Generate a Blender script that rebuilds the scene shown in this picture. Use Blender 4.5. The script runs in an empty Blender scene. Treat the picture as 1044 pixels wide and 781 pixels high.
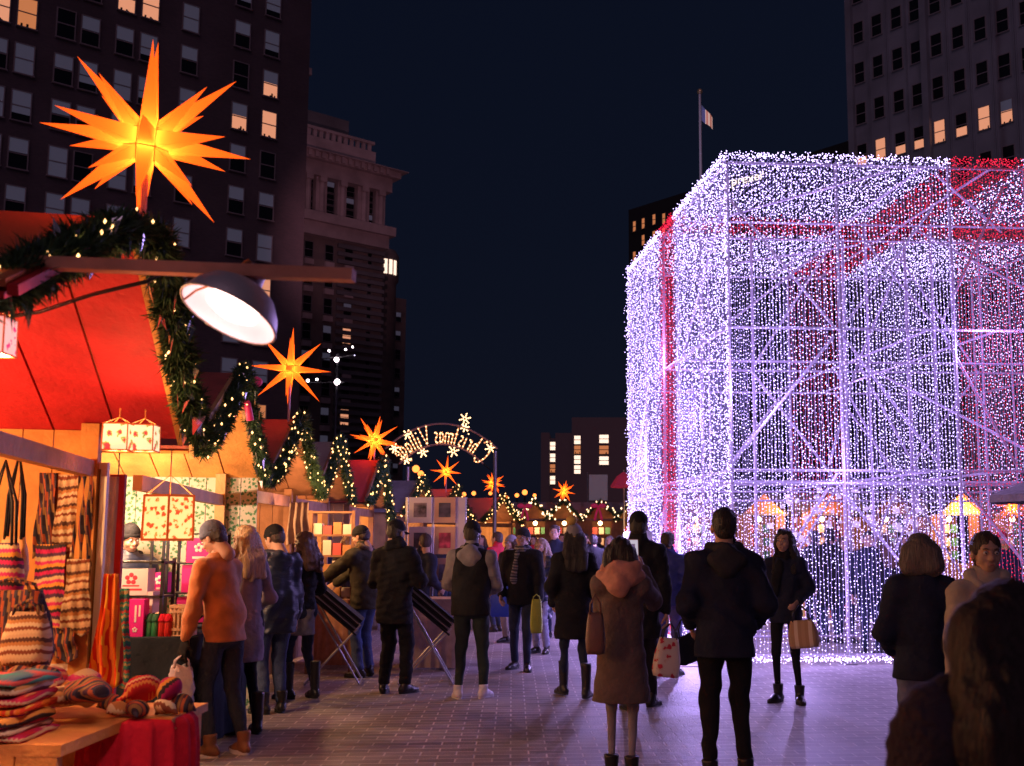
import bpy, math, random
import numpy as np
from mathutils import Vector, Matrix
random.seed(7); rng = np.random.default_rng(11)
PI = math.pi
sc = bpy.context.scene
COL = sc.collection
# ------------------------------------------------------------------ camera
F_, CX, CY, HZ, CAMZ = 1100.0, 600.0, 416.0, 550.0, 1.6
PITCH = math.atan((HZ - CY) / F_)
cd = bpy.data.cameras.new('camera'); cam = bpy.data.objects.new('camera', cd); COL.objects.link(cam)
cam.location = (0, 0, CAMZ); cam.rotation_euler = (PI / 2 + PITCH, 0, 0)
cd.sensor_width = 36; cd.lens = F_ / 1044 * 36
cd.shift_x = (522 - CX) / 1044; cd.shift_y = (CY - 390.5) / 1044
cd.clip_end = 3000; cd.clip_start = 0.05
cd.dof.use_dof = True; cd.dof.focus_distance = 11.0; cd.dof.aperture_fstop = 4.0
sc.camera = cam

def ray(px, py):
    a = (px - CX) / F_; b = (CY - py) / F_
    return Vector((a, math.cos(PITCH) - b * math.sin(PITCH), math.sin(PITCH) + b * math.cos(PITCH)))
def P(px, py, Y):
    d = ray(px, py); t = Y / d.y
    return Vector((d.x * t, Y, CAMZ + d.z * t))
def G(px, py):
    d = ray(px, py); t = -CAMZ / d.z
    return Vector((d.x * t, d.y * t, 0))

# ------------------------------------------------------------------ object helpers
def props(o, label=None, cat=None, group=None, kind=None):
    if label: o['label'] = label
    if cat: o['category'] = cat
    if group: o['group'] = group
    if kind: o['kind'] = kind
    return o
def thing(name, label, cat, loc=(0, 0, 0), rz=0, group=None):
    o = bpy.data.objects.new(name, None); COL.objects.link(o)
    o.location = loc; o.rotation_euler = (0, 0, rz); o.empty_display_size = .1
    return props(o, label, cat, group)
def dup(root, loc, rz=None, label=None, group=None, parent=None):
    r = root.copy(); COL.objects.link(r); r.location = loc
    if rz is not None: r.rotation_euler = (0, 0, rz)
    if label: r['label'] = label
    if group: r['group'] = group
    if parent: r.parent = parent
    for ch in list(root.children):
        c = ch.copy(); COL.objects.link(c); c.parent = r
        for g in list(ch.children):
            d = g.copy(); COL.objects.link(d); d.parent = c
    return r

class MB:
    def __init__(s): s.v = []; s.f = []; s.m = []
    def add(s, vs, fs, mi=0):
        n = len(s.v); s.v.extend([tuple(v) for v in vs])
        for f in fs: s.f.append(tuple(i + n for i in f)); s.m.append(mi)
        return s
    def box(s, c, size, rot=None, mi=0):
        x, y, z = size[0] / 2, size[1] / 2, size[2] / 2
        vs = [Vector((a * x, b * y, d * z)) for d in (-1, 1) for b in (-1, 1) for a in (-1, 1)]
        if rot is not None: vs = [rot @ v for v in vs]
        c = Vector(c)
        return s.add([v + c for v in vs], [(0, 2, 3, 1), (4, 5, 7, 6), (0, 1, 5, 4), (2, 6, 7, 3), (0, 4, 6, 2), (1, 3, 7, 5)], mi)
    def bb(s, x0, x1, y0, y1, z0, z1, mi=0):
        return s.box(((x0 + x1) / 2, (y0 + y1) / 2, (z0 + z1) / 2), (abs(x1 - x0), abs(y1 - y0), abs(z1 - z0)), None, mi)
    def beam(s, a, b, w, h, mi=0, up=Vector((0, 0, 1))):
        a = Vector(a); b = Vector(b); d = b - a; L = d.length; d.normalize()
        if abs(d.dot(up)) > .99: up = Vector((0, 1, 0))
        r = d.cross(up).normalized(); u = r.cross(d)
        return s.box((a + b) / 2, (w, L, h), Matrix((r, d, u)).transposed(), mi)
    def tube(s, pts, r, n=8, mi=0, cap=True):
        pts = [Vector(p) for p in pts]; k = len(pts)
        rs = r if isinstance(r, (list, tuple)) else [r] * k
        vs = []; ref = None
        for i, p in enumerate(pts):
            d = (pts[min(i + 1, k - 1)] - pts[max(i - 1, 0)])
            d = d.normalized() if d.length > 1e-9 else Vector((0, 0, 1))
            if ref is None: ref = Vector((0, 0, 1)) if abs(d.z) < .9 else Vector((1, 0, 0))
            a = d.cross(ref).normalized(); b = a.cross(d).normalized(); ref = b
            for j in range(n):
                t = 2 * PI * j / n
                vs.append(p + (a * math.cos(t) + b * math.sin(t)) * rs[i])
        fs = [(i * n + j, i * n + (j + 1) % n, (i + 1) * n + (j + 1) % n, (i + 1) * n + j) for i in range(k - 1) for j in range(n)]
        if cap: fs += [tuple(range(n - 1, -1, -1)), tuple(range((k - 1) * n, k * n))]
        return s.add(vs, fs, mi)
    def lathe(s, prof, c=(0, 0, 0), n=24, mi=0, rot=None):
        c = Vector(c); vs = []
        for (r, z) in prof:
            for j in range(n):
                v = Vector((r * math.cos(2 * PI * j / n), r * math.sin(2 * PI * j / n), z))
                if rot is not None: v = rot @ v
                vs.append(v + c)
        k = len(prof)
        return s.add(vs, [(i * n + j, i * n + (j + 1) % n, (i + 1) * n + (j + 1) % n, (i + 1) * n + j) for i in range(k - 1) for j in range(n)], mi)
    def ball(s, c, r, mi=0, n=10, k=7):
        if not isinstance(r, (tuple, list)): r = (r, r, r)
        prof = [(math.sin(PI * i / k), math.cos(PI * i / k)) for i in range(k + 1)]
        vs = []; c = Vector(c)
        for (a, z) in prof:
            for j in range(n):
                vs.append(c + Vector((a * r[0] * math.cos(2 * PI * j / n), a * r[1] * math.sin(2 * PI * j / n), z * r[2])))
        return s.add(vs, [(i * n + j, (i + 1) * n + j, (i + 1) * n + (j + 1) % n, i * n + (j + 1) % n) for i in range(k) for j in range(n)], mi)
    def octa(s, c, r, mi=0, e=1.0):
        c = Vector(c)
        d = [Vector((r, 0, 0)), Vector((-r, 0, 0)), Vector((0, r, 0)), Vector((0, -r, 0)), Vector((0, 0, r * e)), Vector((0, 0, -r * e))]
        return s.add([c + v for v in d], [(0, 2, 4), (2, 1, 4), (1, 3, 4), (3, 0, 4), (2, 0, 5), (1, 2, 5), (3, 1, 5), (0, 3, 5)], mi)
    def planks(s, o, u, v, W, H, n, th=.022, gap=.007, mi=0, jit=.002):
        """boards running along v (length H), laid side by side along u (width W)"""
        o = Vector(o); u = Vector(u).normalized(); v = Vector(v).normalized(); w = u.cross(v).normalized()
        R = Matrix((u, v, w)).transposed(); b = W / n
        for i in range(n):
            s.box(o + u * (b * (i + .5)) + v * (H / 2) + w * random.uniform(-jit, jit), (b - gap, H, th), R, mi)
        return s
    def build(s, name, mats, parent=None, smooth=False, loc=None):
        me = bpy.data.meshes.new(name)
        me.from_pydata(s.v, [], s.f)
        mats = mats if isinstance(mats, (list, tuple)) else [mats]
        for m in mats: me.materials.append(m)
        if len(mats) > 1: me.polygons.foreach_set('material_index', s.m)
        if smooth: me.polygons.foreach_set('use_smooth', [True] * len(s.f))
        me.update()
        o = bpy.data.objects.new(name, me); COL.objects.link(o)
        if parent: o.parent = parent
        if loc is not None: o.location = loc
        return o
def np_obj(name, V, Fq, mats, parent=None, smooth=False, mi=None, loc=None):
    """fast mesh from numpy arrays, faces all with the same vertex count"""
    me = bpy.data.meshes.new(name); nf, k = Fq.shape
    me.vertices.add(len(V)); me.vertices.foreach_set('co', np.ascontiguousarray(V, dtype=np.float32).ravel())
    me.loops.add(nf * k); me.loops.foreach_set('vertex_index', np.ascontiguousarray(Fq, dtype=np.int32).ravel())
    me.polygons.add(nf); me.polygons.foreach_set('loop_start', np.arange(0, nf * k, k, dtype=np.int32))
    mats = mats if isinstance(mats, (list, tuple)) else [mats]
    for m in mats: me.materials.append(m)
    if mi is not None: me.polygons.foreach_set('material_index', np.asarray(mi, dtype=np.int32))
    if smooth: me.polygons.foreach_set('use_smooth', np.ones(nf, dtype=bool))
    me.update(calc_edges=True); me.validate()
    o = bpy.data.objects.new(name, me); COL.objects.link(o)
    if parent: o.parent = parent
    if loc is not None: o.location = loc
    return o

# ------------------------------------------------------------------ materials
MATS = {}
def mat(name, col, rough=.7, metal=0, emis=None, es=0, bump=0, bs=40, var=0, vs=3, trans=0, spec=.5, sheen=0, coords='Object', stretch=(1, 1, 1), nosample=False):
    if name in MATS: return MATS[name]
    m = bpy.data.materials.new(name); m.use_nodes = True; nt = m.node_tree; N = nt.nodes; L = nt.links
    b = N['Principled BSDF']
    b.inputs['Base Color'].default_value = (*col, 1); b.inputs['Roughness'].default_value = rough; b.inputs['Metallic'].default_value = metal
    b.inputs['Specular IOR Level'].default_value = spec
    if sheen: b.inputs['Sheen Weight'].default_value = sheen; b.inputs['Sheen Roughness'].default_value = .5
    if emis: b.inputs['Emission Color'].default_value = (*emis, 1); b.inputs['Emission Strength'].default_value = es
    if trans: b.inputs['Transmission Weight'].default_value = trans
    if bump or var:
        tc = N.new('ShaderNodeTexCoord'); mp = N.new('ShaderNodeMapping'); mp.inputs['Scale'].default_value = stretch
        L.new(tc.outputs[coords], mp.inputs[0])
    if var:
        n = N.new('ShaderNodeTexNoise'); n.inputs['Scale'].default_value = vs; n.inputs['Detail'].default_value = 5; L.new(mp.outputs[0], n.inputs['Vector'])
        r = N.new('ShaderNodeMapRange'); r.inputs[1].default_value = .3; r.inputs[2].default_value = .7; r.inputs[3].default_value = 1 - var; r.inputs[4].default_value = 1 + var
        L.new(n.outputs[0], r.inputs[0])
        mx = N.new('ShaderNodeVectorMath'); mx.operation = 'SCALE'; mx.inputs[0].default_value = col; L.new(r.outputs[0], mx.inputs['Scale'])
        L.new(mx.outputs[0], b.inputs['Base Color'])
    if bump:
        n2 = N.new('ShaderNodeTexNoise'); n2.inputs['Scale'].default_value = bs; n2.inputs['Detail'].default_value = 4; L.new(mp.outputs[0], n2.inputs['Vector'])
        bp = N.new('ShaderNodeBump'); bp.inputs['Strength'].default_value = bump; bp.inputs['Distance'].default_value = .02; L.new(n2.outputs[0], bp.inputs['Height']); L.new(bp.outputs[0], b.inputs['Normal'])
    if nosample: m.cycles.emission_sampling = 'NONE'
    MATS[name] = m; return m
def cloth(name, col, rough=.9, bump=.5, bs=25, sheen=.0, var=.18):
    return mat(name, col, rough, bump=bump, bs=bs, var=var, vs=9, spec=.25, sheen=sheen)
def wood(name, col, var=.35):
    return mat(name, col, .65, bump=.35, bs=30, var=var, vs=4, stretch=(1, 1, 1), spec=.3)
def stripes(name, cols, scale=6.0, axis=(0, 0, 1), wob=.07, fine=True):
    """woven textile: constant colour bands across an axis, with a small zigzag motif"""
    if name in MATS: return MATS[name]
    m = bpy.data.materials.new(name); m.use_nodes = True; nt = m.node_tree; N = nt.nodes; L = nt.links
    b = N['Principled BSDF']; b.inputs['Roughness'].default_value = .95; b.inputs['Specular IOR Level'].default_value = .15
    tc = N.new('ShaderNodeTexCoord')
    dot = N.new('ShaderNodeVectorMath'); dot.operation = 'DOT_PRODUCT'; dot.inputs[1].default_value = axis; L.new(tc.outputs['Object'], dot.inputs[0])
    nz = N.new('ShaderNodeTexNoise'); nz.inputs['Scale'].default_value = 5; L.new(tc.outputs['Object'], nz.inputs['Vector'])
    wv = N.new('ShaderNodeTexWave'); wv.inputs['Scale'].default_value = 22; wv.wave_profile = 'TRI'; wv.bands_direction = 'X'; L.new(tc.outputs['Object'], wv.inputs['Vector'])
    a1 = N.new('ShaderNodeMath'); a1.operation = 'MULTIPLY_ADD'; a1.inputs[1].default_value = wob; L.new(nz.outputs[0], a1.inputs[0]); L.new(dot.outputs['Value'], a1.inputs[2])
    a2 = N.new('ShaderNodeMath'); a2.operation = 'MULTIPLY_ADD'; a2.inputs[1].default_value = .007 if fine else 0; L.new(wv.outputs['Fac'], a2.inputs[0]); L.new(a1.outputs[0], a2.inputs[2])
    mu = N.new('ShaderNodeMath'); mu.operation = 'MULTIPLY'; mu.inputs[1].default_value = scale; L.new(a2.outputs[0], mu.inputs[0])
    fr = N.new('ShaderNodeMath'); fr.operation = 'FRACT'; L.new(mu.outputs[0], fr.inputs[0])
    cr = N.new('ShaderNodeValToRGB'); cr.color_ramp.interpolation = 'CONSTANT'; L.new(fr.outputs[0], cr.inputs[0])
    e = cr.color_ramp.elements
    e[0].position = 0; e[0].color = (*cols[0], 1); e[1].position = 1 / len(cols); e[1].color = (*cols[1], 1)
    for i in range(2, len(cols)):
        x = e.new(i / len(cols) + random.uniform(-.02, .02)); x.color = (*cols[i], 1)
    L.new(cr.outputs[0], b.inputs['Base Color'])
    n2 = N.new('ShaderNodeTexNoise'); n2.inputs['Scale'].default_value = 160; L.new(tc.outputs['Object'], n2.inputs['Vector'])
    bp = N.new('ShaderNodeBump'); bp.inputs['Strength'].default_value = .4; L.new(n2.outputs[0], bp.inputs['Height']); L.new(bp.outputs[0], b.inputs['Normal'])
    MATS[name] = m; return m
def floral(name, base, spot, scale, es=0, leaf=None):
    """paper or board printed with small scattered blossoms; es > 0: a lit lamp shade"""
    if name in MATS: return MATS[name]
    m = bpy.data.materials.new(name); m.use_nodes = True; nt = m.node_tree; N = nt.nodes; L = nt.links
    b = N['Principled BSDF']; b.inputs['Roughness'].default_value = .8
    tc = N.new('ShaderNodeTexCoord')
    v = N.new('ShaderNodeTexVoronoi'); v.inputs['Scale'].default_value = scale; L.new(tc.outputs['Object'], v.inputs['Vector'])
    nz = N.new('ShaderNodeTexNoise'); nz.inputs['Scale'].default_value = scale * 2.4; L.new(tc.outputs['Object'], nz.inputs['Vector'])
    ad = N.new('ShaderNodeMath'); ad.operation = 'MULTIPLY_ADD'; ad.inputs[1].default_value = .8; L.new(nz.outputs[0], ad.inputs[0]); L.new(v.outputs['Distance'], ad.inputs[2])
    r = N.new('ShaderNodeValToRGB'); e = r.color_ramp.elements; r.color_ramp.interpolation = 'CONSTANT'
    e[0].position = 0; e[0].color = (*spot, 1); e[1].position = .68; e[1].color = (*(leaf or base), 1)
    x = e.new(.8); x.color = (*base, 1)
    L.new(ad.outputs[0], r.inputs[0]); L.new(r.outputs[0], b.inputs['Base Color'])
    if es:
        L.new(r.outputs[0], b.inputs['Emission Color']); b.inputs['Emission Strength'].default_value = es
    MATS[name] = m; return m
def emit(name, col, s, sample=False):
    if name in MATS: return MATS[name]
    m = bpy.data.materials.new(name); m.use_nodes = True; nt = m.node_tree; nt.nodes.clear()
    e = nt.nodes.new('ShaderNodeEmission'); e.inputs[0].default_value = (*col, 1); e.inputs[1].default_value = s
    o = nt.nodes.new('ShaderNodeOutputMaterial'); nt.links.new(e.outputs[0], o.inputs[0])
    if not sample: m.cycles.emission_sampling = 'NONE'
    MATS[name] = m; return m
def point(loc, col, w, r=.03, name='lamp', parent=None):
    l = bpy.data.lights.new(name, 'POINT'); l.color = col; l.energy = w; l.shadow_soft_size = r
    o = bpy.data.objects.new(name, l); COL.objects.link(o); o.location = loc
    if parent: o.parent = parent
    return o
WARM = (1, .5, .2)

# ------------------------------------------------------------------ world, sky, soft fill light
w = bpy.data.worlds.new('World'); sc.world = w; w.use_nodes = True
nt = w.node_tree; bg = nt.nodes['Background']
sky = nt.nodes.new('ShaderNodeTexSky'); sky.sky_type = 'NISHITA'; sky.sun_disc = False
sky.sun_elevation = math.radians(-2); sky.sun_rotation = math.radians(60)
hs = nt.nodes.new('ShaderNodeMix'); hs.data_type = 'RGBA'; hs.blend_type = 'MIX'; hs.inputs[0].default_value = .75
hs.inputs[7].default_value = (.12, .20, .58, 1)
nt.links.new(sky.outputs[0], hs.inputs[6]); nt.links.new(hs.outputs[2], bg.inputs[0]); bg.inputs[1].default_value = .024
sl = bpy.data.lights.new('fill_sun', 'SUN'); sl.energy = .20; sl.angle = .9; sl.color = (1, .60, .78)  # soft fill sun added to lift backs, floor and facades
so = bpy.data.objects.new('fill_sun', sl); COL.objects.link(so)
so.rotation_euler = Vector((.12, .75, -.62)).to_track_quat('-Z', 'Y').to_euler()
sc.view_settings.view_transform = 'Standard'; sc.view_settings.look = 'None'; sc.view_settings.exposure = .2; sc.view_settings.gamma = 1
cy = sc.cycles; cy.use_denoising = True; cy.max_bounces = 5; cy.diffuse_bounces = 3; cy.glossy_bounces = 2; cy.transmission_bounces = 3; cy.transparent_max_bounces = 6
cy.sample_clamp_indirect = 4; cy.sample_clamp_direct = 0; cy.use_light_tree = True; cy.caustics_reflective = False; cy.caustics_refractive = False
try: cy.denoiser = 'OPENIMAGEDENOISE'; cy.denoising_prefilter = 'ACCURATE'
except Exception: pass
# ------------------------------------------------------------------ ground
def ground_mat():
    m = bpy.data.materials.new('brick_paving'); m.use_nodes = True; nt = m.node_tree; N = nt.nodes; L = nt.links
    b = N['Principled BSDF']; tc = N.new('ShaderNodeTexCoord'); mp = N.new('ShaderNodeMapping'); mp.inputs['Rotation'].default_value = (0, 0, math.radians(-4))
    L.new(tc.outputs['Object'], mp.inputs[0])
    br = N.new('ShaderNodeTexBrick'); br.inputs['Scale'].default_value = 1; br.inputs['Brick Width'].default_value = .27; br.inputs['Row Height'].default_value = .135
    br.inputs['Mortar Size'].default_value = .008; br.inputs['Mortar Smooth'].default_value = .3; br.inputs['Bias'].default_value = 0
    br.inputs['Color1'].default_value = (.22, .19, .195, 1); br.inputs['Color2'].default_value = (.33, .285, .295, 1); br.inputs['Mortar'].default_value = (.58, .52, .50, 1)
    L.new(mp.outputs[0], br.inputs['Vector'])
    n = N.new('ShaderNodeTexNoise'); n.inputs['Scale'].default_value = .9; n.inputs['Detail'].default_value = 8; n.inputs['Roughness'].default_value = .7; L.new(tc.outputs['Object'], n.inputs['Vector'])
    r = N.new('ShaderNodeMapRange'); r.inputs[1].default_value = .3; r.inputs[2].default_value = .7; r.inputs[3].default_value = .72; r.inputs[4].default_value = 1.2; L.new(n.outputs[0], r.inputs[0])
    n3 = N.new('ShaderNodeTexNoise'); n3.inputs['Scale'].default_value = 60; n3.inputs['Detail'].default_value = 3; L.new(tc.outputs['Object'], n3.inputs['Vector'])
    r3 = N.new('ShaderNodeMapRange'); r3.inputs[3].default_value = .75; r3.inputs[4].default_value = 1.25; L.new(n3.outputs[0], r3.inputs[0])
    mu0 = N.new('ShaderNodeMath'); mu0.operation = 'MULTIPLY'; L.new(r.outputs[0], mu0.inputs[0]); L.new(r3.outputs[0], mu0.inputs[1])
    vo = N.new('ShaderNodeTexVoronoi'); vo.inputs['Scale'].default_value = 2.6; L.new(tc.outputs['Object'], vo.inputs['Vector'])      # trodden gum and drips
    vr = N.new('ShaderNodeMapRange'); vr.inputs[1].default_value = .045; vr.inputs[2].default_value = .07; vr.inputs[3].default_value = .45; vr.inputs[4].default_value = 1; L.new(vo.outputs['Distance'], vr.inputs[0])
    ns = N.new('ShaderNodeTexNoise'); ns.inputs['Scale'].default_value = .45; ns.inputs['Detail'].default_value = 6; ns.inputs['Distortion'].default_value = 1.5; L.new(tc.outputs['Object'], ns.inputs['Vector'])
    nr = N.new('ShaderNodeMapRange'); nr.inputs[1].default_value = .52; nr.inputs[2].default_value = .60; nr.inputs[3].default_value = 1; nr.inputs[4].default_value = .72; L.new(ns.outputs[0], nr.inputs[0])
    mu1 = N.new('ShaderNodeMath'); mu1.operation = 'MULTIPLY'; L.new(vr.outputs[0], mu1.inputs[0]); L.new(nr.outputs[0], mu1.inputs[1])
    mu = N.new('ShaderNodeMath'); mu.operation = 'MULTIPLY'; L.new(mu0.outputs[0], mu.inputs[0]); L.new(mu1.outputs[0], mu.inputs[1])
    sv = N.new('ShaderNodeVectorMath'); sv.operation = 'SCALE'; L.new(br.outputs['Color'], sv.inputs[0]); L.new(mu.outputs[0], sv.inputs['Scale'])
    L.new(sv.outputs[0], b.inputs['Base Color'])
    rr = N.new('ShaderNodeMapRange'); rr.inputs[3].default_value = .38; rr.inputs[4].default_value = .62; L.new(n.outputs[0], rr.inputs[0]); L.new(rr.outputs[0], b.inputs['Roughness'])
    h = N.new('ShaderNodeMath'); h.operation = 'MULTIPLY_ADD'; h.inputs[1].default_value = -1.0; L.new(br.outputs['Fac'], h.inputs[0]); L.new(n3.outputs[0], h.inputs[2])
    bp = N.new('ShaderNodeBump'); bp.inputs['Strength'].default_value = .5; bp.inputs['Distance'].default_value = .008; L.new(h.outputs[0], bp.inputs['Height']); L.new(bp.outputs[0], b.inputs['Normal'])
    return m
g = MB(); g.add([(-900, -60, 0), (900, -60, 0), (900, 1500, 0), (-900, 1500, 0)], [(0, 1, 2, 3)])
props(g.build('ground', ground_mat()), kind='structure')

# ------------------------------------------------------------------ buildings
glass_dark = mat('dark_glass', (.012, .013, .018), .12)
blind = mat('window_blind', (.20, .20, .28), .8, emis=(.42, .40, .62), es=.06, nosample=True)
lit = mat('lit_window', (.5, .3, .2), .6, emis=(1, .40, .22), es=.62, var=.25, vs=2, nosample=True)
litdim = mat('dim_lit_window', (.4, .2, .12), .6, emis=(1, .33, .12), es=.45, nosample=True)
litwhite = mat('white_lit_window', (.5, .5, .5), .6, emis=(1, .72, .55), es=1.3, nosample=True)
frame_m = mat('window_frame_paint', (.30, .24, .27), .6)
def brickmat(name, c1, c2, mortar, bw=.3, rh=.1):
    m = bpy.data.materials.new(name); m.use_nodes = True; nt = m.node_tree; N = nt.nodes; L = nt.links
    b = N['Principled BSDF']; b.inputs['Roughness'].default_value = .85; tc = N.new('ShaderNodeTexCoord')
    sx = N.new('ShaderNodeSeparateXYZ'); L.new(tc.outputs['Object'], sx.inputs[0])
    ad = N.new('ShaderNodeMath'); ad.operation = 'ADD'; L.new(sx.outputs[0], ad.inputs[0]); L.new(sx.outputs[1], ad.inputs[1])
    cx = N.new('ShaderNodeCombineXYZ'); L.new(ad.outputs[0], cx.inputs[0]); L.new(sx.outputs[2], cx.inputs[1])
    br = N.new('ShaderNodeTexBrick'); br.inputs['Scale'].default_value = 1; br.inputs['Brick Width'].default_value = bw; br.inputs['Row Height'].default_value = rh; br.inputs['Mortar Size'].default_value = .012
    br.inputs['Color1'].default_value = (*c1, 1); br.inputs['Color2'].default_value = (*c2, 1); br.inputs['Mortar'].default_value = (*mortar, 1)
    L.new(cx.outputs[0], br.inputs['Vector'])
    n = N.new('ShaderNodeTexNoise'); n.inputs['Scale'].default_value = .25; n.inputs['Detail'].default_value = 8; L.new(tc.outputs['Object'], n.inputs['Vector'])
    r = N.new('ShaderNodeMapRange'); r.inputs[1].default_value = .3; r.inputs[2].default_value = .7; r.inputs[3].default_value = .75; r.inputs[4].default_value = 1.2; L.new(n.outputs[0], r.inputs[0])
    sv = N.new('ShaderNodeVectorMath'); sv.operation = 'SCALE'; L.new(br.outputs['Color'], sv.inputs[0]); L.new(r.outputs[0], sv.inputs['Scale']); L.new(sv.outputs[0], b.inputs['Base Color'])
    return m
brick_dark = brickmat('dark_brick', (.11, .075, .095), (.14, .09, .11), (.10, .085, .10))
stone_pale = mat('pale_limestone', (.44, .34, .37), .85, bump=.4, bs=2, var=.25, vs=.4)
brick_b2 = brickmat('brown_brick', (.16, .12, .13), (.22, .16, .16), (.2, .17, .17), 1.2, .9)
concrete = mat('grey_concrete', (.26, .25, .31), .8, var=.2, vs=.3, bump=.3, bs=3)
concrete_d = mat('dark_concrete', (.15, .14, .17), .8, var=.2, vs=.3)

class Facade:
    """a vertical facade plane through corner point o, running along angle th; inverse projection gives local x and z"""
    def __init__(s, px, Y, th, py=550):
        s.o = P(px, py, Y); s.o.z = 0; s.th = th
        s.u = Vector((math.cos(th), math.sin(th), 0)); s.n = Vector((math.sin(th), -math.cos(th), 0))
    def __call__(s, px, py):
        d = ray(px, py); c = Vector((0, 0, CAMZ)); t = (s.o - c).dot(s.n) / d.dot(s.n); p = c + d * t
        return (p - s.o).dot(s.u), p.z
PROTO_WIN = {}
def window(parent, x, z, w, h, kind, y=0.0, frame=True, lab=None):
    """window = frame part with a pane sub-part; meshes shared per size and kind"""
    key = (parent.name, round(w, 1), round(h, 1), kind, frame)
    if key not in PROTO_WIN:
        t = .07 * (h / 2.0); f = MB()
        f.bb(-w / 2 - t, -w / 2, -.06, .06, -h / 2, h / 2); f.bb(w / 2, w / 2 + t, -.06, .06, -h / 2, h / 2)
        f.bb(-w / 2 - t, w / 2 + t, -.06, .06, h / 2, h / 2 + t); f.bb(-w / 2 - t * 1.6, w / 2 + t * 1.6, -.14, .06, -h / 2 - t * 1.2, -h / 2)
        f.bb(-w / 2, w / 2, -.04, .04, -.03, .05)
        fo = f.build('window', frame_m if frame else concrete_d, parent)
        p = MB(); k2 = {'blind': (blind, glass_dark, .25), 'half': (blind, glass_dark, .55), 'dark': (glass_dark, glass_dark, .5), 'lit': (lit, lit, .5), 'litblind': (blind, lit, .55), 'dim': (litdim, litdim, .5), 'full': (blind, blind, .5), 'white': (litwhite, litwhite, .5), 'low': (glass_dark, lit, .4)}[kind]
        zz = -h / 2 + h * k2[2]
        p.bb(-w / 2, w / 2, .0, .03, zz, h / 2, 0); p.bb(-w / 2, w / 2, .005, .03, -h / 2, zz, 1)
        if kind in ('lit', 'litblind', 'dim'):
            for q in range(3):
                xx = random.uniform(-w * .4, w * .3); p.bb(xx, xx + w * .12, -.005, .004, -h / 2, -h / 2 + random.uniform(.1, .35), 2)
        po = p.build('pane', [k2[0], k2[1], glass_dark], fo)
        PROTO_WIN[key] = fo
    else:
        src = PROTO_WIN[key]; fo = src.copy(); COL.objects.link(fo)
        for ch in src.children:
            c = ch.copy(); COL.objects.link(c); c.parent = fo
    fo.location = (x, y, z)
    return fo
# --- tall dark brick tower, left
TH1 = math.radians(41.35)
fa = Facade(316, 85, TH1, 60)
b1 = thing('office_tower', 'tall dark brick tower with many sash windows behind the orange star at left', 'building', fa.o, TH1)
wallm = MB(); wallm.bb(-75, 0, .05, 30, 0, 75); wallm.build('wall', brick_dark, b1)
ztop = fa(245, 22)[1]; zp = (fa(245, 22)[1] - fa(245, 235)[1]) / 5
cols1 = [(-12, 2), (13, 34), (54, 74), (80, 99), (116, 134), (141, 159), (183, 201), (237, 254), (268, 284)]
ww = (fa(254, 60)[0] - fa(237, 60)[0]) * .86; wh = 2.1
kinds1 = ['blind', 'half', 'dark', 'full', 'blind', 'half', 'litblind', 'full', 'lit', 'dark', 'half', 'blind', 'full', 'blind']
litset = {(0, 0): 'lit', (1, 0): 'lit', (0, 1): 'lit', (1, 1): 'dim', (4, 0): 'lit', (5, 0): 'lit', (7, 2): 'litblind', (8, 1): 'litblind', (8, 2): 'lit', (8, 6): 'lit', (4, 1): 'half', (2, 4): 'full', (3, 5): 'full'}
for ci, (a, b) in enumerate(cols1):
    x = fa((a + b) / 2, 80)[0]
    for k in range(-2, 14):
        kd = litset.get((ci, k), random.choice(['blind', 'half', 'full', 'full', 'half', 'blind', 'full', 'dark']))
        if k > 8 and random.random() < .12: kd = 'dim'
        z = ztop - zp * k - wh * .5 - (1.0 if ci in (0, 1) else 0)*0
        if z < 3: continue
        window(b1, x, z, ww, wh, kd)
bands = MB()
for z in (ztop - zp * 12.5, 5.0): bands.bb(-75, .2, -.15, .05, z, z + .6)
bands.bb(-75, .3, -.35, .05, 74, 75.2)
bands.build('cornice', stone_pale, b1)
# --- ornate stone-topped building
fb = Facade(393, 150, TH1, 190)
b2 = thing('ornate_building', 'pale ornate stone crowned tower with pilasters right of the brick tower', 'building', fb.o, TH1)
def zb(py): return fb(393, py)[1]
zc = zb(183); z1 = zb(194); z0 = zb(237); zbelt = zb(246)
m = MB(); m.bb(-60, 0, .3, 40, 0, zbelt - 1); m.build('shaft_wall', brick_b2, b2)
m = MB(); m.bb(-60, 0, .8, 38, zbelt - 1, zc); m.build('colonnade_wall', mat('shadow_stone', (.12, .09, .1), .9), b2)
cor = MB()
for (p, za, zb_) in ((.5, zbelt - 1.2, zbelt + .6), (1.2, zbelt + .6, z0 + .6), (.7, z1 - .4, z1 + 1.6), (1.6, z1 + 1.6, z1 + 2.5), (2.4, z1 + 2.5, zc + 1.0)):
    cor.bb(-60, p, -p, .8, za, zb_)
for i in range(60): cor.bb(-60 + i, -59.5 + i, -2.0, -1.5, z1 + 1.7, z1 + 2.6)
cor.build('cornice', stone_pale, b2)
edges = [fb(300 + x / 3.715, 200)[0] for x in (-60, 0, 40, 82, 122, 163, 197, 240, 283, 308, 352)]
edges[0] = -60
openings = [(edges[1], edges[2] + .1), (edges[3], edges[3]), (fb(312, 200)[0], fb(322, 200)[0]), (fb(333, 205)[0], fb(344, 205)[0]), (fb(353, 205)[0], fb(364.5, 205)[0]), (fb(376.5, 205)[0], fb(383, 205)[0])]
op = [o for o in openings[2:]]
step = op[2][0] - op[1][0]
op = [(op[0][0] - step * k, op[0][0] - step * k + 3.4) for k in (2, 1)] + op
xs = [-60] + [v for o in op for v in o] + [0]
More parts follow.
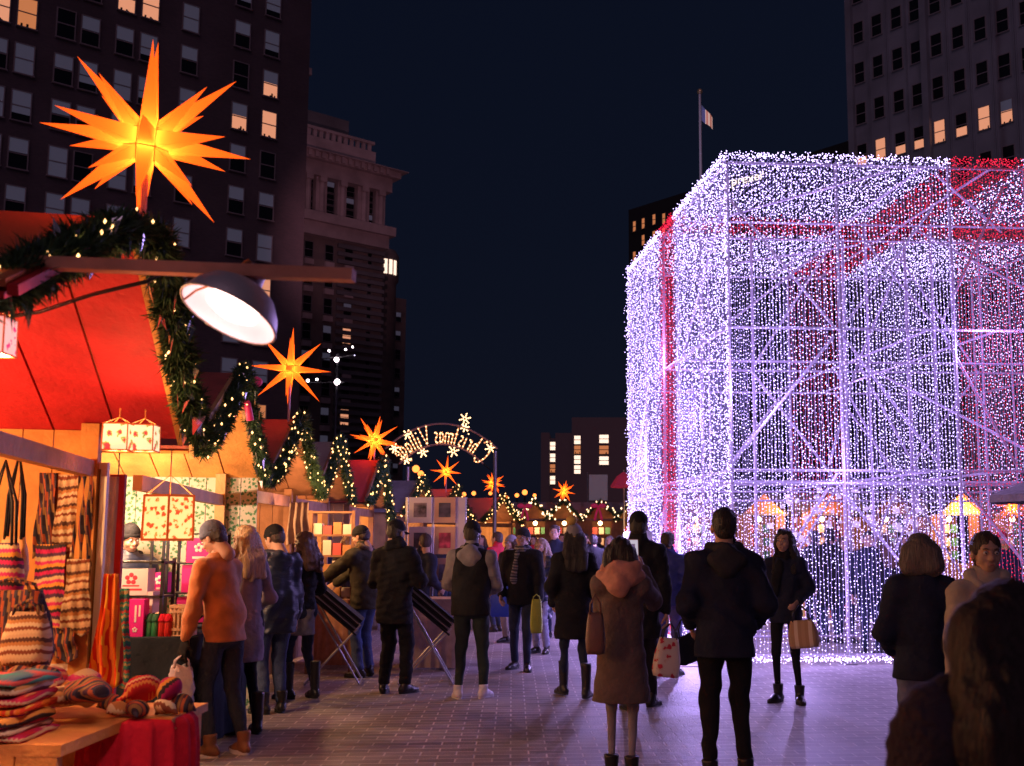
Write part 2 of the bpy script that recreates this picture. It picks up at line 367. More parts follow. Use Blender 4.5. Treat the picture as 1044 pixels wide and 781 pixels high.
for i in range(0, len(xs), 2):
    p = MB(); a, b = xs[i], xs[i + 1]
    p.bb(a, b, -.05, .8, z0 + .6, z1 - .4)
    n = max(1, int((b - a) / 1.6))
    for j in range(n):
        cx_ = a + (b - a) * (j + .5) / n
        if b - a < 30: p.tube([(cx_, -.2, z0 + .6), (cx_, -.2, z1 - .5)], .38, 10); p.bb(cx_ - .5, cx_ + .5, -.7, .1, z1 - 1.1, z1 - .4)
    p.build('pilaster', stone_pale, b2)
for i, (a, b) in enumerate(op):
    for j in range(3):
        zz = z0 + .6 + (z1 - z0 - 1) * (j + .5) / 3
        window(b2, (a + b) / 2, zz, (b - a) * .7, (z1 - z0) / 3 * .72, 'dark' if (i + j) % 5 else 'half', y=.6, frame=False)
# attic, balustrade and stepped roof
at = MB(); xr = fb(386, 160)[0]
at.bb(-50, fb(395, 170)[0] - 1.5, .9, 30, zc, zc + 3.0); at.build('attic_wall', stone_pale, b2)
at = MB(); za = fb(380, 155)[1]
x = -40
while x < xr - 2: at.bb(x, x + 2.2, 1.2, 3, zc + 3.0, za - 1.5); x += 5.2
at.bb(-45, xr, .8, 3.2, za - 1.5, za + .4)
k = -45
while k < xr - .6: at.bb(k, k + .5, 1.2, 1.6, za + .4, za + 1.6); k += .95
at.bb(-45, xr, 1.1, 1.7, za + 1.6, za + 2.0); at.build('balustrade', stone_pale, b2)
at = MB(); at.bb(-45, fb(376, 150)[0], 6, 26, za, za + 6.2); at.build('roof', concrete_d, b2)
at = MB(); at.bb(-45, fb(338, 120)[0], 8, 22, za + 6.2, za + 13); at.bb(-45, fb(340, 120)[0], 7, 22, za + 12, za + 13); at.build('penthouse', stone_pale, b2)
zp2 = 3.75
for ci, (x0, x1) in enumerate([(fb(a, 260)[0], fb(b, 260)[0]) for a, b in ((311, 320), (332, 341), (352, 361), (376, 380))]):
    for k in range(17):
        z = zbelt - 3.2 - zp2 * k
        window(b2, (x0 + x1) / 2, z, (x1 - x0) * .9, 2.1, ('lit' if (ci, k) in ((2, 6), (2, 3)) else 'dark' if random.random() < .8 else 'half'), y=.26, frame=False)
        if ci < 3: sp = MB(); sp.bb(x0, x1, -.1, .28, z - 2.1, z - 1.35); sp.build('spandrel', stone_pale, b2)
q = MB()
for k in range(58): q.bb(-7.2, .12, -.12, .3, zbelt - 2.2 - k * 1.1, zbelt - 1.65 - k * 1.1)
q.build('quoin', concrete_d, b2)
# --- rounded brick tower beyond
fc3 = Facade(420, 190, TH1, 320)
b3 = thing('rounded_tower', 'dark rounded corner tower behind the ornate stone building', 'building', fc3.o, TH1)
zt = fc3(408, 262)[1]
m = MB(); m.bb(-40, -5, 0, 30, 0, zt - 2); m.build('wall', brick_b2, b3); m = MB(); m.bb(-5, 0, 2, 28, 0, zt - 7); m.build('wall', brick_b2, b3)
m = MB(); m.lathe([(2.6, 0), (2.6, zt - 5), (3.0, zt - 4.5), (3.0, zt), (2.4, zt + 1.0), (0, zt + 2)], (-5.2, 2.0, 0), 28); m.build('corner_turret', brick_b2, b3, True)
for i in range(5):
    a = -2.2 + i * .32; wd = MB(); cx_, cy_ = -5.2 + 2.95 * math.cos(a), 2 + 2.95 * math.sin(a)
    wd.box((cx_, cy_, zt - 2.4), (.6, .3, 2.6), Matrix.Rotation(a + PI / 2, 3, 'Z')); wd.build('window', litwhite if i in (1, 2, 3) else glass_dark, b3)
for ci in range(3):
    for k in range(19): window(b3, -4.6 + ci * 1.5, zt - 10.5 - 3.4 * k, 1.0, 1.7, 'half' if random.random() < .5 else 'dark', y=1.95, frame=False)
# --- right concrete tower
TH2 = math.atan2(-.734, .679)
fr = Facade(869, 110, TH2, 80)
b4 = thing('office_block', 'grey concrete tower with one row of lit windows above the light cube', 'building', fr.o, TH2)
m = MB(); m.bb(0, 70, .0, 35, 0, 90); m.build('wall', concrete, b4)
cols = [(873.9, 883.3), (892.6, 902.7), (913, 923), (933.4, 941.4), (953, 963.8), (975.3, 986.6), (998.6, 1010), (1022.8, 1032.5)]
zs = [fr(878, y)[1] for y in (21.9, 61, 101.4, 152)]; zp4 = (zs[0] - zs[3]) / 3.1
xsr = [(fr(a, 138)[0], fr(b, 138)[0]) for a, b in cols]
cols_x = [(a + b) / 2 for a, b in xsr] + [(xsr[-1][0] + xsr[-1][1]) / 2 + 2.3 * k for k in (1, 2, 3)]
wr = (xsr[1][1] - xsr[1][0]) * .95
wh4 = zp4 * .5
for ci, x in enumerate(cols_x):
    for k in range(-4, 8):
        z = zs[0] - zp4 * k - wh4 / 2
        kd = 'dark'
        if k == 3 and ci < 8: kd = ['low', 'lit', 'low', 'low', 'lit', 'low', 'lit', 'litblind'][ci]
        window(b4, x, z, wr, wh4, kd, y=-.02, frame=True)
m = MB()
for i in range(len(cols_x) - 1):
    for xx in (cols_x[i] + wr * .95, cols_x[i + 1] - wr * .95): m.bb(xx - .05, xx + .05, -.12, 0, 0, 90)
xx = (cols_x[3] + cols_x[4]) / 2; m.bb(xx - .35, xx + .35, -.6, 0, 0, 90); m.bb(-.4, .3, -.5, 0, 0, 90)
m.build('mullion', concrete, b4)
# --- dark block behind the cube
f5 = Facade(641, 150, TH2, 250)
b5 = thing('distant_block', 'dark block with a few amber windows left of the light cube top', 'building', f5.o, TH2)
m = MB(); m.bb(0, 45, 0, 30, 0, f5(641, 214)[1]); m.build('wall', mat('black_stone', (.03, .028, .035), .95), b5)
for (px, py) in ((647, 231), (656, 228), (667, 224), (677, 223), (688, 221), (656, 245), (667, 241), (677, 238), (647, 262), (647, 273), (698, 219)):
    x, z = f5(px, py); window(b5, x, z, .55, 1.5, 'dim', y=-.02, frame=False)
# --- low building in the middle
f6 = Facade(551, 130, 0)
b6 = thing('apartment_block', 'low dark apartment block with three lit stair columns beyond the stall roofs', 'building', f6.o, 0)
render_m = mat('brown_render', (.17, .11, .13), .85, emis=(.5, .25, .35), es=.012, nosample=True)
for q in ((0, f6(560, 480)[0], 0, 18, f6(551, 441)[1]), (f6(566, 440)[0], f6(583, 440)[0], .5, 18, f6(566, 441)[1]), (f6(583, 440)[0], 14, -.5, 18, f6(583, 426)[1]), (f6(560, 440)[0], f6(566, 440)[0], 1.2, 18, f6(551, 446)[1])):
    m = MB(); m.bb(q[0], q[1], q[2], q[3], 0, q[4]); m.build('wall', render_m, b6)
for (px, ys) in ((562, (454, 466, 477, 489)), (587, (449, 459, 469, 479)), (614, (448, 459, 470))):
    for i, py in enumerate(ys):
        x, z = f6(px, py); window(b6, x + .2, z, .75 if px != 614 else 1.1, 1.0, 'white' if (i + px) % 3 else 'dim', y=1.15 if px == 562 else -.55, frame=False)

# ------------------------------------------------------------------ flag, lamp posts
steel = mat('galvanised_steel', (.5, .5, .54), .4, .8)
black_metal = mat('black_metal', (.03, .03, .035), .4, .3)
fp = P(713.5, 95, 60)
t = thing('flagpole', 'slim flagpole with a small flag rising behind the light cube', 'flagpole', (fp.x, 60, 0))
m = MB(); m.tube([(0, 0, 0), (0, 0, fp.z)], [.14, .07], 10); m.build('pole', mat('pole_paint', (.6, .5, .6), .5), t)
m = MB(); m.ball((0, 0, fp.z + .1), .17); m.build('finial', mat('brass', (.7, .5, .3), .3, .8), t)
m = MB(); n = 9
vs = []
for i in range(n):
    for j in range(2):
        a = i / (n - 1); vs.append((.08 + a * .62 + .05 * math.sin(a * 9), .12 * math.sin(a * 8), fp.z - .7 - (a * .75) - j * (.95 - .25 * a)))
m.add(vs, [(i * 2, i * 2 + 1, i * 2 + 3, i * 2 + 2) for i in range(n - 1)], 0)
m.m = [0 if i < 3 else 1 + i % 2 for i in range(n - 1)]
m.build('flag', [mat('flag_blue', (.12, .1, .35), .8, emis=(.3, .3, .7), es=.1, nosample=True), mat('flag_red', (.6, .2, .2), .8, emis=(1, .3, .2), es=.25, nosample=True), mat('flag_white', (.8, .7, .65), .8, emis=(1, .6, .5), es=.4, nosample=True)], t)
# floodlight mast
ml = P(344, 366, 42)
t = thing('floodlight_mast', 'tall thin mast with white floodlights behind the left stalls', 'floodlight mast', (ml.x, 42, 0))
m = MB(); m.tube([(0, 0, 0), (0, 0, ml.z + .2)], [.1, .05], 10); m.tube([(-.6, 0, ml.z), (.7, 0, ml.z + .15)], .03, 6); z2 = P(344, 390, 42).z; m.tube([(-1.2, 0, z2), (.3, 0, z2)], .03, 6); m.build('pole', black_metal, t)
flood = emit('floodlight_face', (1, .8, .85), 14)
for (dx, z, r) in ((0, ml.z - .05, .16), (.35, ml.z + .35, .07), (.62, ml.z + .45, .06), (-.3, ml.z + .3, .07), (0.05, z2, .19), (-1.1, z2 + .05, .1), (-.75, z2 + .1, .08)):
    m = MB(); m.ball((dx, -.15, z), (r * .6, .06, r * .6)); m.build('floodlight', flood, t)
def spot(loc, tgt, col, w_, ang, name):
    l = bpy.data.lights.new(name, 'SPOT'); l.color = col; l.energy = w_; l.shadow_soft_size = .12; l.spot_size = math.radians(ang); l.spot_blend = .8
    o = bpy.data.objects.new(name, l); COL.objects.link(o); o.location = loc; o.rotation_euler = (Vector(tgt) - Vector(loc)).to_track_quat('-Z', 'Y').to_euler()
spot((ml.x, 42.4, ml.z), (-27, 152, 50), (1, .46, .54), 34000, 24, 'mast_spot')
spot((ml.x + .4, 42.4, z2), (-45, 85, 25), (1, .6, .66), 260, 80, 'mast_spot')
spot((ml.x + .6, 41.6, ml.z), (52, 108, 45), (.75, .7, 1), 6000, 45, 'mast_spot')  # extra spot added to brighten the grey tower
# small street lamps, far
lampg = emit('sodium_globe', (1, .22, .04), 3)
sl_list = [(424, 478, 44), (429, 483, 52), (462, 506, 60), (473, 504, 62), (483, 503, 64), (527, 505, 66), (535, 502, 60), (516, 507, 72), (500, 503, 74), (545, 505, 80)]
base = None
for i, (px, py, D) in enumerate(sl_list):
    p = P(px, py, D)
    lab = ['round sodium street lamp left above the print display under the arch', 'second sodium street lamp just right of the arch foot', 'faint orange street lamp right of the fourth star', 'small orange street lamp beneath the middle of the arch', 'distant orange lamp left of the fifth star', 'orange street lamp between the fifth star and the dark block', 'brightest orange street lamp above the pink stall roof', 'tiny orange street lamp below the fifth star', 'tiny orange lamp left of the arch pole', 'tiny orange lamp beside the dark apartment block'][i]
    t = thing('street_lamp', lab, 'street lamp', (p.x, D, 0), group='orange street lamps beyond the stalls')
    m = MB(); m.tube([(0, 0, 0), (0, 0, p.z - .2)], [.08, .05], 8); m.build('pole', black_metal, t)
    m = MB(); m.ball((0, 0, p.z), .15 if i < 2 or i == 6 else .13); m.build('lamp_globe', lampg, t, True)
# ------------------------------------------------------------------ market stalls
w_red = wood('red_boards', (.52, .02, .03), .2)  # saturated red boards with slight tone variation
w_orange = wood('orange_pine_boards', (.68, .30, .08), .25)
w_brown = wood('brown_timber', (.30, .15, .09), .3)
w_pale = wood('pale_timber', (.60, .36, .17), .2)
roof_red = mat('red_roofing', (.42, .10, .09), .7, bump=.3, bs=30, var=.2)
roof_grey = mat('grey_roofing', (.34, .30, .36), .7, bump=.3, bs=30, var=.2)
wallpaper = floral('sprig_wallpaper', (.55, .56, .5), (.07, .22, .12), 26, leaf=(.14, .32, .18))
bulb_m = emit('warm_bulb', (1, .62, .28), 14)
fairy = emit('fairy_bulb', (1, .50, .17), 5)
fairy_w = emit('pale_fairy_bulb', (1, .62, .32), 4)

def stall(label, N, F, mats, near_wall=True, zen=None, rakeh=.12, far_wall=True, ze=2.2, zr=2.95, off=.42, depth=2.3, far_mat=None, back_mat=None, light=40, wing=False, counter=True, header=(2.0, 2.13), posts=True, lightcol=WARM, bulbs=1, skip_near=False):
    under, top, timber, inner = mats
    N = Vector((N[0], N[1], 0)); F = Vector((F[0], F[1], 0)); L = (F - N).length
    rz = math.atan2(F.y - N.y, F.x - N.x)
    t = thing('market_stall', label, 'market stall', N, rz, 'wooden gabled market stalls')
    R = depth + off + .1; n = int(R / .30)
    for sx, xe in ((0, 0.0), (1, L)):
        m = MB(); rid = Vector((L / 2, 0, zr)); ev = Vector((xe, 0, zen if (zen and not sx) else ze)); d = (ev - rid); SL = d.length
        nn = Vector((0, 1, 0)).cross(d).normalized()
        if nn.z < 0: nn = -nn
        m.planks(rid - nn * .035, (0, 1, 0), d, R, SL, n, .02, .012, 0)
        m.box((rid + ev) / 2 + Vector((0, R / 2, 0)) + nn * .0, (R, SL, .022), Matrix((Vector((0, 1, 0)), d.normalized(), Vector((0, 1, 0)).cross(d.normalized()))).transposed(), 1)
        m.build('roof_slope', [under, top], t)
        m = MB(); m.beam(rid + Vector((0, -.018, -.02)), ev + Vector((0, -.018, -.02)), .03, rakeh if not sx else .12, up=nn); m.build('rake_board', timber if rakeh > .1 or sx else under, t)
    m = MB(); m.beam((.1, off, (header[0] + header[1]) / 2), (L - .06, off, (header[0] + header[1]) / 2), .06, header[1] - header[0]); m.build('header_beam', timber, t)
    if posts:
        for x in (.14, L - .14):
            for y in (off + .002, off + depth - .1):
                if skip_near and x < .2: continue
                m = MB(); m.bb(x - .045, x + .045, y - .045, y + .045, 0, ze + .02); m.build('post', timber, t)
    def sidewall(x, mt, y0):
        m = MB(); m.planks((x, y0, .02), (0, 1, 0), (0, 0, 1), off + depth - y0 - .1, ze - .03, int((off + depth - y0) / .16), .02, .006)
        o = m.build('side_wall', mt, t); return o
    if near_wall: sidewall(.1, inner, off + .05)
    if far_wall: sidewall(L - .08, far_mat or inner, (.0 if wing else off + .05))
    m = MB(); m.planks((.12, off + depth, .02), (1, 0, 0), (0, 0, 1), L - .24, ze, int(L / .16), .02, .006); m.build('back_wall', back_mat or inner, t)
    m = MB()
    for i in range(int(L / .18)):
        x = .1 + (i + .5) * .18
        h = (zr - ze) * (1 - abs(x - L / 2) / (L / 2)) - .05
        if h > .05: m.box((x, off + depth, ze + h / 2), (.17, .02, h))
    m.build('gable_boards', inner, t)
    if counter:
        m = MB(); m.bb(.12, L - .12, off - .12, off + .35, .9, .93, 0); m.planks((.12, off + .01, .05), (1, 0, 0), (0, 0, 1), L - .24, .84, int(L / .2), .02, .006); m.build('counter', timber, t)
    for i in range(bulbs):
        c = Vector((L * (i + 1) / (bulbs + 1), off + .75, ze - .22))
        m = MB(); m.ball(c, .04); m.tube([c + Vector((0, 0, .04)), c + Vector((0, 0, .38))], .006, 5, 1); m.build('bulb', [bulb_m, black_metal], t)
        if light:
            point(c - Vector((0, 0, .08)), lightcol, light, .04, 'bulb_lamp', t)
    t['L'] = L
    def W(x, y, z):
        return N + Vector((x * math.cos(rz) - y * math.sin(rz), x * math.sin(rz) + y * math.cos(rz), z))
    return t, W, L

green = mat('fir_needles', (.045, .10, .045), .7, var=.4, vs=30, spec=.3)
def garland(label, pts, r=.09, dens=2600, bulbs=60, nl=.06, br=.009, name='garland', drape=.0, cat='garland', bm=None, tinsel=0):
    pts = [Vector(p) for p in pts]; seg = [(pts[i + 1] - pts[i]).length for i in range(len(pts) - 1)]; Lt = sum(seg)
    def at(s):
        d = s * Lt
        for i, l in enumerate(seg):
            if d <= l or i == len(seg) - 1:
                k = min(1, d / l); p = pts[i].lerp(pts[i + 1], k); tt = (pts[i + 1] - pts[i]).normalized()
                p = p + Vector((0, 0, -drape * math.sin(PI * k))); return p, tt
            d -= l
    root = thing(name, label, cat, pts[0], group='fir garlands along the stall gables')
    n = int(dens * Lt); n = max(n, 60)
    s = rng.random(n); tm = np.array([at(x)[0] for x in s]) - np.array(pts[0]); td = np.array([at(x)[1] for x in s])
    lump = .7 + .45 * np.sin(s * Lt * 23 + 1.3) * np.sin(s * Lt * 9.1)
    dirv = rng.normal(size=(n, 3)); dirv /= np.linalg.norm(dirv, axis=1)[:, None]
    base = tm + dirv * (r * lump * rng.random(n) ** .6)[:, None]
    nd = dirv + .7 * td * rng.choice([-1, 1], n)[:, None] + rng.normal(size=(n, 3)) * .5; nd /= np.linalg.norm(nd, axis=1)[:, None]
    side = np.cross(nd, rng.normal(size=(n, 3))); side /= np.linalg.norm(side, axis=1)[:, None]
    ln = nl * rng.uniform(.6, 1.3, n)[:, None]; wd = nl * .09
    V = np.stack([base - side * wd, base + side * wd, base + nd * ln], 1).reshape(-1, 3)
    Fc = np.arange(3 * n).reshape(-1, 3)
    np_obj('greenery', V, Fc, green, root)
    core = MB(); k = max(8, int(Lt / .08)); core.tube([at(i / k)[0] - pts[0] for i in range(k + 1)], r * .35, 7); core.build('stem', green, root)
    if bulbs:
        b = MB()
        for i in range(bulbs):
            q, _ = at((i + random.random()) / bulbs); d = Vector(rng.normal(size=3)).normalized()
            b.octa(q - pts[0] + d * r * random.uniform(.7, 1.15), br * random.uniform(.8, 1.2), 0, 1.5)
        b.build('fairy_lights', bm or fairy, root)
    if tinsel:
        b = MB()
        for i in range(tinsel):
            q, _ = at(random.random()); d = Vector(rng.normal(size=3)).normalized(); p0 = q - pts[0] + d * r
            b.add([p0, p0 + Vector(rng.normal(size=3)) * .02, p0 + Vector((random.uniform(-.02, .02), random.uniform(-.02, .02), -random.uniform(.04, .12)))], [(0, 1, 2)])
        b.build('tinsel', mat('silver_tinsel', (.8, .8, .9), .2, .9), root)
    return root
def bow(label, p, s=.14):
    t = thing('ribbon_bow', label, 'bow', p, group='pink ribbon bows on the garlands')
    m = MB()
    for sx in (-1, 1):
        m.ball((sx * s * .45, 0, s * .15), (s * .42, s * .16, s * .26)); m.tube([(0, 0, 0), (sx * s * .25, -.01, -s * .7), (sx * s * .4, 0, -s * 1.5)], [s * .08, s * .14, s * .16], 6)
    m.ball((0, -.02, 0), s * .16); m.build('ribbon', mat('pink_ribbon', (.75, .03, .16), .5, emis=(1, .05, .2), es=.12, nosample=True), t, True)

# --- Moravian stars
def star_mat():
    m = bpy.data.materials.new('lit_orange_paper'); m.use_nodes = True; nt = m.node_tree; N = nt.nodes; L = nt.links; N.clear()
    t = N.new('ShaderNodeBsdfTranslucent'); t.inputs[0].default_value = (1, .30, .035, 1)
    d = N.new('ShaderNodeBsdfDiffuse'); d.inputs[0].default_value = (.9, .25, .03, 1)
    mx = N.new('ShaderNodeMixShader'); mx.inputs[0].default_value = .75
    e = N.new('ShaderNodeEmission'); e.inputs[0].default_value = (1, .14, .012, 1); e.inputs[1].default_value = .75
    a = N.new('ShaderNodeAddShader'); o = N.new('ShaderNodeOutputMaterial')
    L.new(d.outputs[0], mx.inputs[1]); L.new(t.outputs[0], mx.inputs[2]); L.new(mx.outputs[0], a.inputs[0]); L.new(e.outputs[0], a.inputs[1]); L.new(a.outputs[0], o.inputs[0])
    m.cycles.emission_sampling = 'NONE'; return m
STAR = star_mat()
seam_m = mat('star_seam', (.5, .05, .01), .6, emis=(1, .08, .01), es=.3, nosample=True)
def star(label, c, R=.45, rot=(0, 0, 0), power=5, parts=True, pole=.55):
    root = thing('moravian_star', label, 'star lantern', (c[0], c[1], c[2]), group='orange many pointed star lanterns')
    k = 1 + math.sqrt(2); vs = []
    for perm in ((1, 1, k), (1, k, 1), (k, 1, 1)):
        for a in (-1, 1):
            for b in (-1, 1):
                for d in (-1, 1): vs.append(Vector((perm[0] * a, perm[1] * b, perm[2] * d)))
    s = R * .19 / k; vs = [v * s for v in vs]
    dirs = []
    for x in (-1, 0, 1):
        for y in (-1, 0, 1):
            for z in (-1, 0, 1):
                if (x, y, z) != (0, 0, 0): dirs.append(Vector((x, y, z)).normalized())
    E = Matrix.Rotation(rot[2], 3, 'Z') @ Matrix.Rotation(rot[1], 3, 'Y') @ Matrix.Rotation(rot[0], 3, 'X')
    allm = MB(); seams = MB()
    for d in dirs:
        mxd = max(v.dot(d) for v in vs); fv = [v for v in vs if v.dot(d) > mxd - 1e-4]
        a = d.orthogonal().normalized(); b = d.cross(a)
        fv.sort(key=lambda v: math.atan2(v.dot(b), v.dot(a)))
        ln = R * (1.0 if len(fv) == 4 else .80) * random.uniform(.93, 1.07)
        if d.z < -.9: ln *= .9
        ap = d * ln; n = len(fv); m = MB() if parts else allm
        m.add([E @ v for v in fv] + [E @ ap], [(i, (i + 1) % n, n) for i in range(n)])
        if parts: m.build('star_point', STAR, root)
        for i in range(n): seams.tube([E @ (fv[i] * 1.005), E @ (fv[(i + 1) % n] * 1.005)], R * .006, 4)
    if not parts: allm.build('star_points', STAR, root)
    seams.build('seam', seam_m, root)
    m = MB(); m.tube([(0, 0, -pole - .05), (0, 0, -R * .3)], .014, 8); m.build('pole', mat('pale_pole', (.7, .5, .6), .5), root)
    point((0, 0, 0), (1, .62, .3), power, .03, 'star_lamp', root)
    return root

# ---- left row
s1, W1, L1 = stall('nearest market stall with a red boarded gable soffit and woven textiles inside, far left', (-1.60, 2.9), (-2.31, 6.05), (w_red, mat('star_lit_roof', (.55, .13, .05), .6, bump=.2), w_orange, w_orange), near_wall=False, zen=2.30, rakeh=.03, off=.42, light=46, header=(1.935, 2.02), counter=False, bulbs=2)  # star glow on the roof top is put into its orange red
s2, W2, L2 = stall('second stall with orange soffit, sprigged wallpaper and a grey clothed counter', (-2.62, 7.05), (-3.2, 10.5), (w_orange, roof_red, w_pale, w_pale), near_wall=False, off=.33, light=60, far_mat=wallpaper, back_mat=wallpaper, wing=True, counter=False, lightcol=(1, .58, .32), bulbs=3, skip_near=True, header=(1.92, 2.02))
s3, W3, L3 = stall('third stall with red near roof slope and warm shelves of goods', (-3.3, 10.95), (-3.42, 13.55), (w_brown, roof_red, w_brown, w_brown), off=.3, light=80)
s4, W4, L4 = stall('fourth stall with grey roof slope behind the second star', (-3.52, 13.9), (-3.62, 16.3), (w_brown, roof_grey, w_brown, w_pale), off=.3, light=80)
s5, W5, L5 = stall('fifth stall with red roof slope under the third star', (-3.58, 17.3), (-3.66, 19.9), (w_brown, mat('bright_red_roofing', (.6, .07, .08), .7, bump=.3), w_brown, w_pale), off=.3, light=80)
s6, W6, L6 = stall('sixth stall with mauve grey roof behind the print display', (-4.1, 23.6), (-3.75, 26.6), (w_brown, roof_grey, w_brown, w_pale), off=.3, light=60)
s7, W7, L7 = stall('seventh stall with pink lit roof below the fourth star', (-4.0, 28.0), (-3.3, 30.6), (w_brown, mat('pink_lit_roofing', (.5, .2, .22), .7), w_brown, w_pale), off=.3, light=60)  # pink star light is put into the roof colour, next stall too
s8, W8, L8 = stall('eighth stall at the corner where the row turns, under the fifth star', (-3.4, 34), (-2.3, 36.6), (w_brown, mat('pink_lit_roofing', (.5, .2, .22), .7), w_brown, w_pale), off=.3, light=60)

# garlands on the gables
ze, zr = 2.2, 2.95
def gable_garland(Wf, L, label, r, dens, nb, nl, br, side='both', over=-.08, tinsel=0, ext=0.0):
    a = Wf(0, over, ze - .02); b = Wf(L / 2, over, zr + .06); c = Wf(L, over, ze - .05)
    pts = [a, b, c]
    if side == 'near': pts = [a, b]
    if side == 'far': pts = [b, c]
    if ext: pts[-1] = pts[-1] + Vector((0, 0, -ext))
    # droop each leg
    out = []
    for i in range(len(pts) - 1):
        for q in range(8):
            k = q / 8; out.append(pts[i].lerp(pts[i + 1], k) + Vector((0, 0, -.10 * math.sin(PI * k))))
    out.append(pts[-1])
    return garland(label, out, r, dens, nb, nl, br, tinsel=tinsel)
gp = [P(-45, 312, 2.9), P(0, 294, 3.05), P(50, 268, 3.4), P(100, 242, 3.9), P(140, 232, 4.25), P(158, 245, 4.4), P(170, 285, 4.7), P(177, 330, 5.0), P(184, 375, 5.35), P(194, 415, 5.7), P(203, 442, 6.0)]
garland('thick fir garland on the nearest stall gable below the largest star', gp, .078, 10000, 90, .06, .006, tinsel=160)
gable_garland(W2, L2, 'fir garland on the second stall gable, just right of the red soffit', .07, 5000, 80, .06, .009, tinsel=80)
gable_garland(W3, L3, 'lit fir garland on the third stall gable below the second star', .085, 3400, 100, .07, .011)
gable_garland(W4, L4, 'lit fir garland on the fourth stall gable right of the brown soffit', .085, 2800, 80, .07, .012)
gable_garland(W5, L5, 'lit fir garland on the fifth stall gable below the third star', .09, 2400, 70, .08, .014, ext=.3)
gable_garland(W6, L6, 'lit fir garland on the sixth stall gable above the print display', .11, 1500, 50, .09, .017)
gable_garland(W7, L7, 'lit fir garland on the seventh stall gable under the fourth star', .12, 1200, 45, .09, .018)
gable_garland(W8, L8, 'lit fir garland on the corner stall gable under the fifth star', .12, 1000, 50, .09, .019)
bow('pink ribbon bow on the second stall gable beside the heat lamp', P(247, 393, 9.1), .2)

star('largest orange star lantern on the nearest stall gable', P(150, 144, 4.5), .45, (.10, .06, .36), 7, True, .36)
star('orange star lantern on the third stall, second largest', P(296, 376, 12.2), .47, (.1, .05, .2), 6, True, .6)
star('orange star lantern above the fifth stall, left of the arch', P(382, 449, 18.6), .45, (.0, .2, .35), 9, False, .4)
star('small orange star lantern directly below the lit arch', P(455, 481, 29), .44, (.1, .1, .1), 10, False, .5)
star('small orange star lantern below the right foot of the arch', P(503, 493, 35), .42, (.3, .1, .6), 10, False, .5)
star('smallest orange star lantern beneath the dark apartment block', P(575, 501, 39.5), .45, (.1, .2, .3), 10, False, .6)

# ---- far chalet row facing us
def chalet():
    t = thing('market_chalet', '', 'market stall')
    m = MB(); W_ = 1.42
    m.add([(-W_ / 2 - .02, -.25, 2.35), (W_ / 2 + .02, -.25, 2.35), (W_ / 2 + .02, 1.1, 3.0), (-W_ / 2 - .02, 1.1, 3.0), (W_ / 2 + .02, 2.4, 2.35), (-W_ / 2 - .02, 2.4, 2.35), (-W_ / 2 - .02, -.25, 2.30), (W_ / 2 + .02, -.25, 2.30)], [(0, 1, 2, 3), (3, 2, 4, 5), (6, 7, 1, 0)])
    m.build('roof', roof_grey, t)
    m = MB(); m.planks((-W_ / 2, 0, 0), (1, 0, 0), (0, 0, 1), .42, 2.34, 3, .02); m.planks((W_ / 2 - .3, 0, 0), (1, 0, 0), (0, 0, 1), .3, 2.34, 2, .02)
    m.planks((-W_ / 2 + .42, .0, 0), (1, 0, 0), (0, 0, 1), W_ - .72, .9, 4, .02); m.planks((-W_ / 2, 1.9, 0), (1, 0, 0), (0, 0, 1), W_, 2.3, 8, .02); m.build('wall', w_brown, t)
    m = MB(); m.add([(-.6, -.6, 2.35), (.6, -.6, 2.35), (0, -.6, 2.92), (-.6, .6, 2.35), (.6, .6, 2.35), (0, .9, 2.92)], [(0, 1, 2)]); m.build('gable', w_orange, t)
    m = MB(); m.add([(-.68, -.68, 2.32), (0, -.68, 2.98), (0, .9, 2.98), (-.68, .6, 2.32), (.68, -.68, 2.32), (.68, .6, 2.32)], [(0, 1, 2, 3), (1, 4, 5, 2)]); m.build('gable_roof', w_brown, t)
    m = MB()
    for i in range(9): m.bb(-.28 + (i % 3) * .24, -.1 + (i % 3) * .24, .9, 1.0, 1.0 + (i // 3) * .4, 1.25 + (i // 3) * .4, i % 3)
    m.build('goods', [mat('goods_red', (.6, .1, .1), .7), mat('goods_cream', (.8, .7, .6), .7), mat('goods_green', (.1, .35, .2), .7)], t)
    m = MB(); m.ball((0, .5, 2.2), .08); m.build('bulb', bulb_m, t)
    return t
gpx = [487, 516, 545, 575, 612, 645]
ch0 = chalet(); first = True
labs = ['far chalet with plain plank front left of the row facing us', 'far chalet in line with the fifth star, red goods inside', 'far chalet left of the smallest star', 'far chalet directly under the smallest star', 'far chalet with a pink bow right of the smallest star', 'far chalet half hidden behind the cube left edge']
xs_ = [P(px, 540, 40).x for px in gpx] + [3.2 + 1.9 * k for k in range(7)]
for i, x in enumerate(xs_):
    lab = labs[i] if i < 6 else 'far chalet glimpsed through the light curtains of the cube'
    if i == 0: o = ch0; o.location = (x, 40, 0)
    else: o = dup(ch0, (x, 40 - (.0 if i < 6 else 8), 0))
    o['label'] = lab; o['group'] = 'far market chalets' if i < 6 else 'chalets behind the cube'
    if i % 2 == 0: point((x, o.location.y + .3, 2.05), WARM, 30, .06, 'chalet_lamp')
    if i < 6:
        garland('small lit garland on the ' + lab.split(',')[0].replace(' facing us', ''), [(x - .7, 39.25, 2.3), (x, 39.25, 3.0), (x + .7, 39.25, 2.3)], .12, 700, 26, .09, .028, bm=fairy_w)
for px in (535, 610): bow('pink bow at a far gable, ' + ('left' if px == 535 else 'right') + ' of the smallest star', P(px, 517, 38.8), .32)
point((6, 31, 2.3), WARM, 150, .1, 'chalet_lamp'); point((11, 31, 2.3), WARM, 150, .1, 'chalet_lamp')
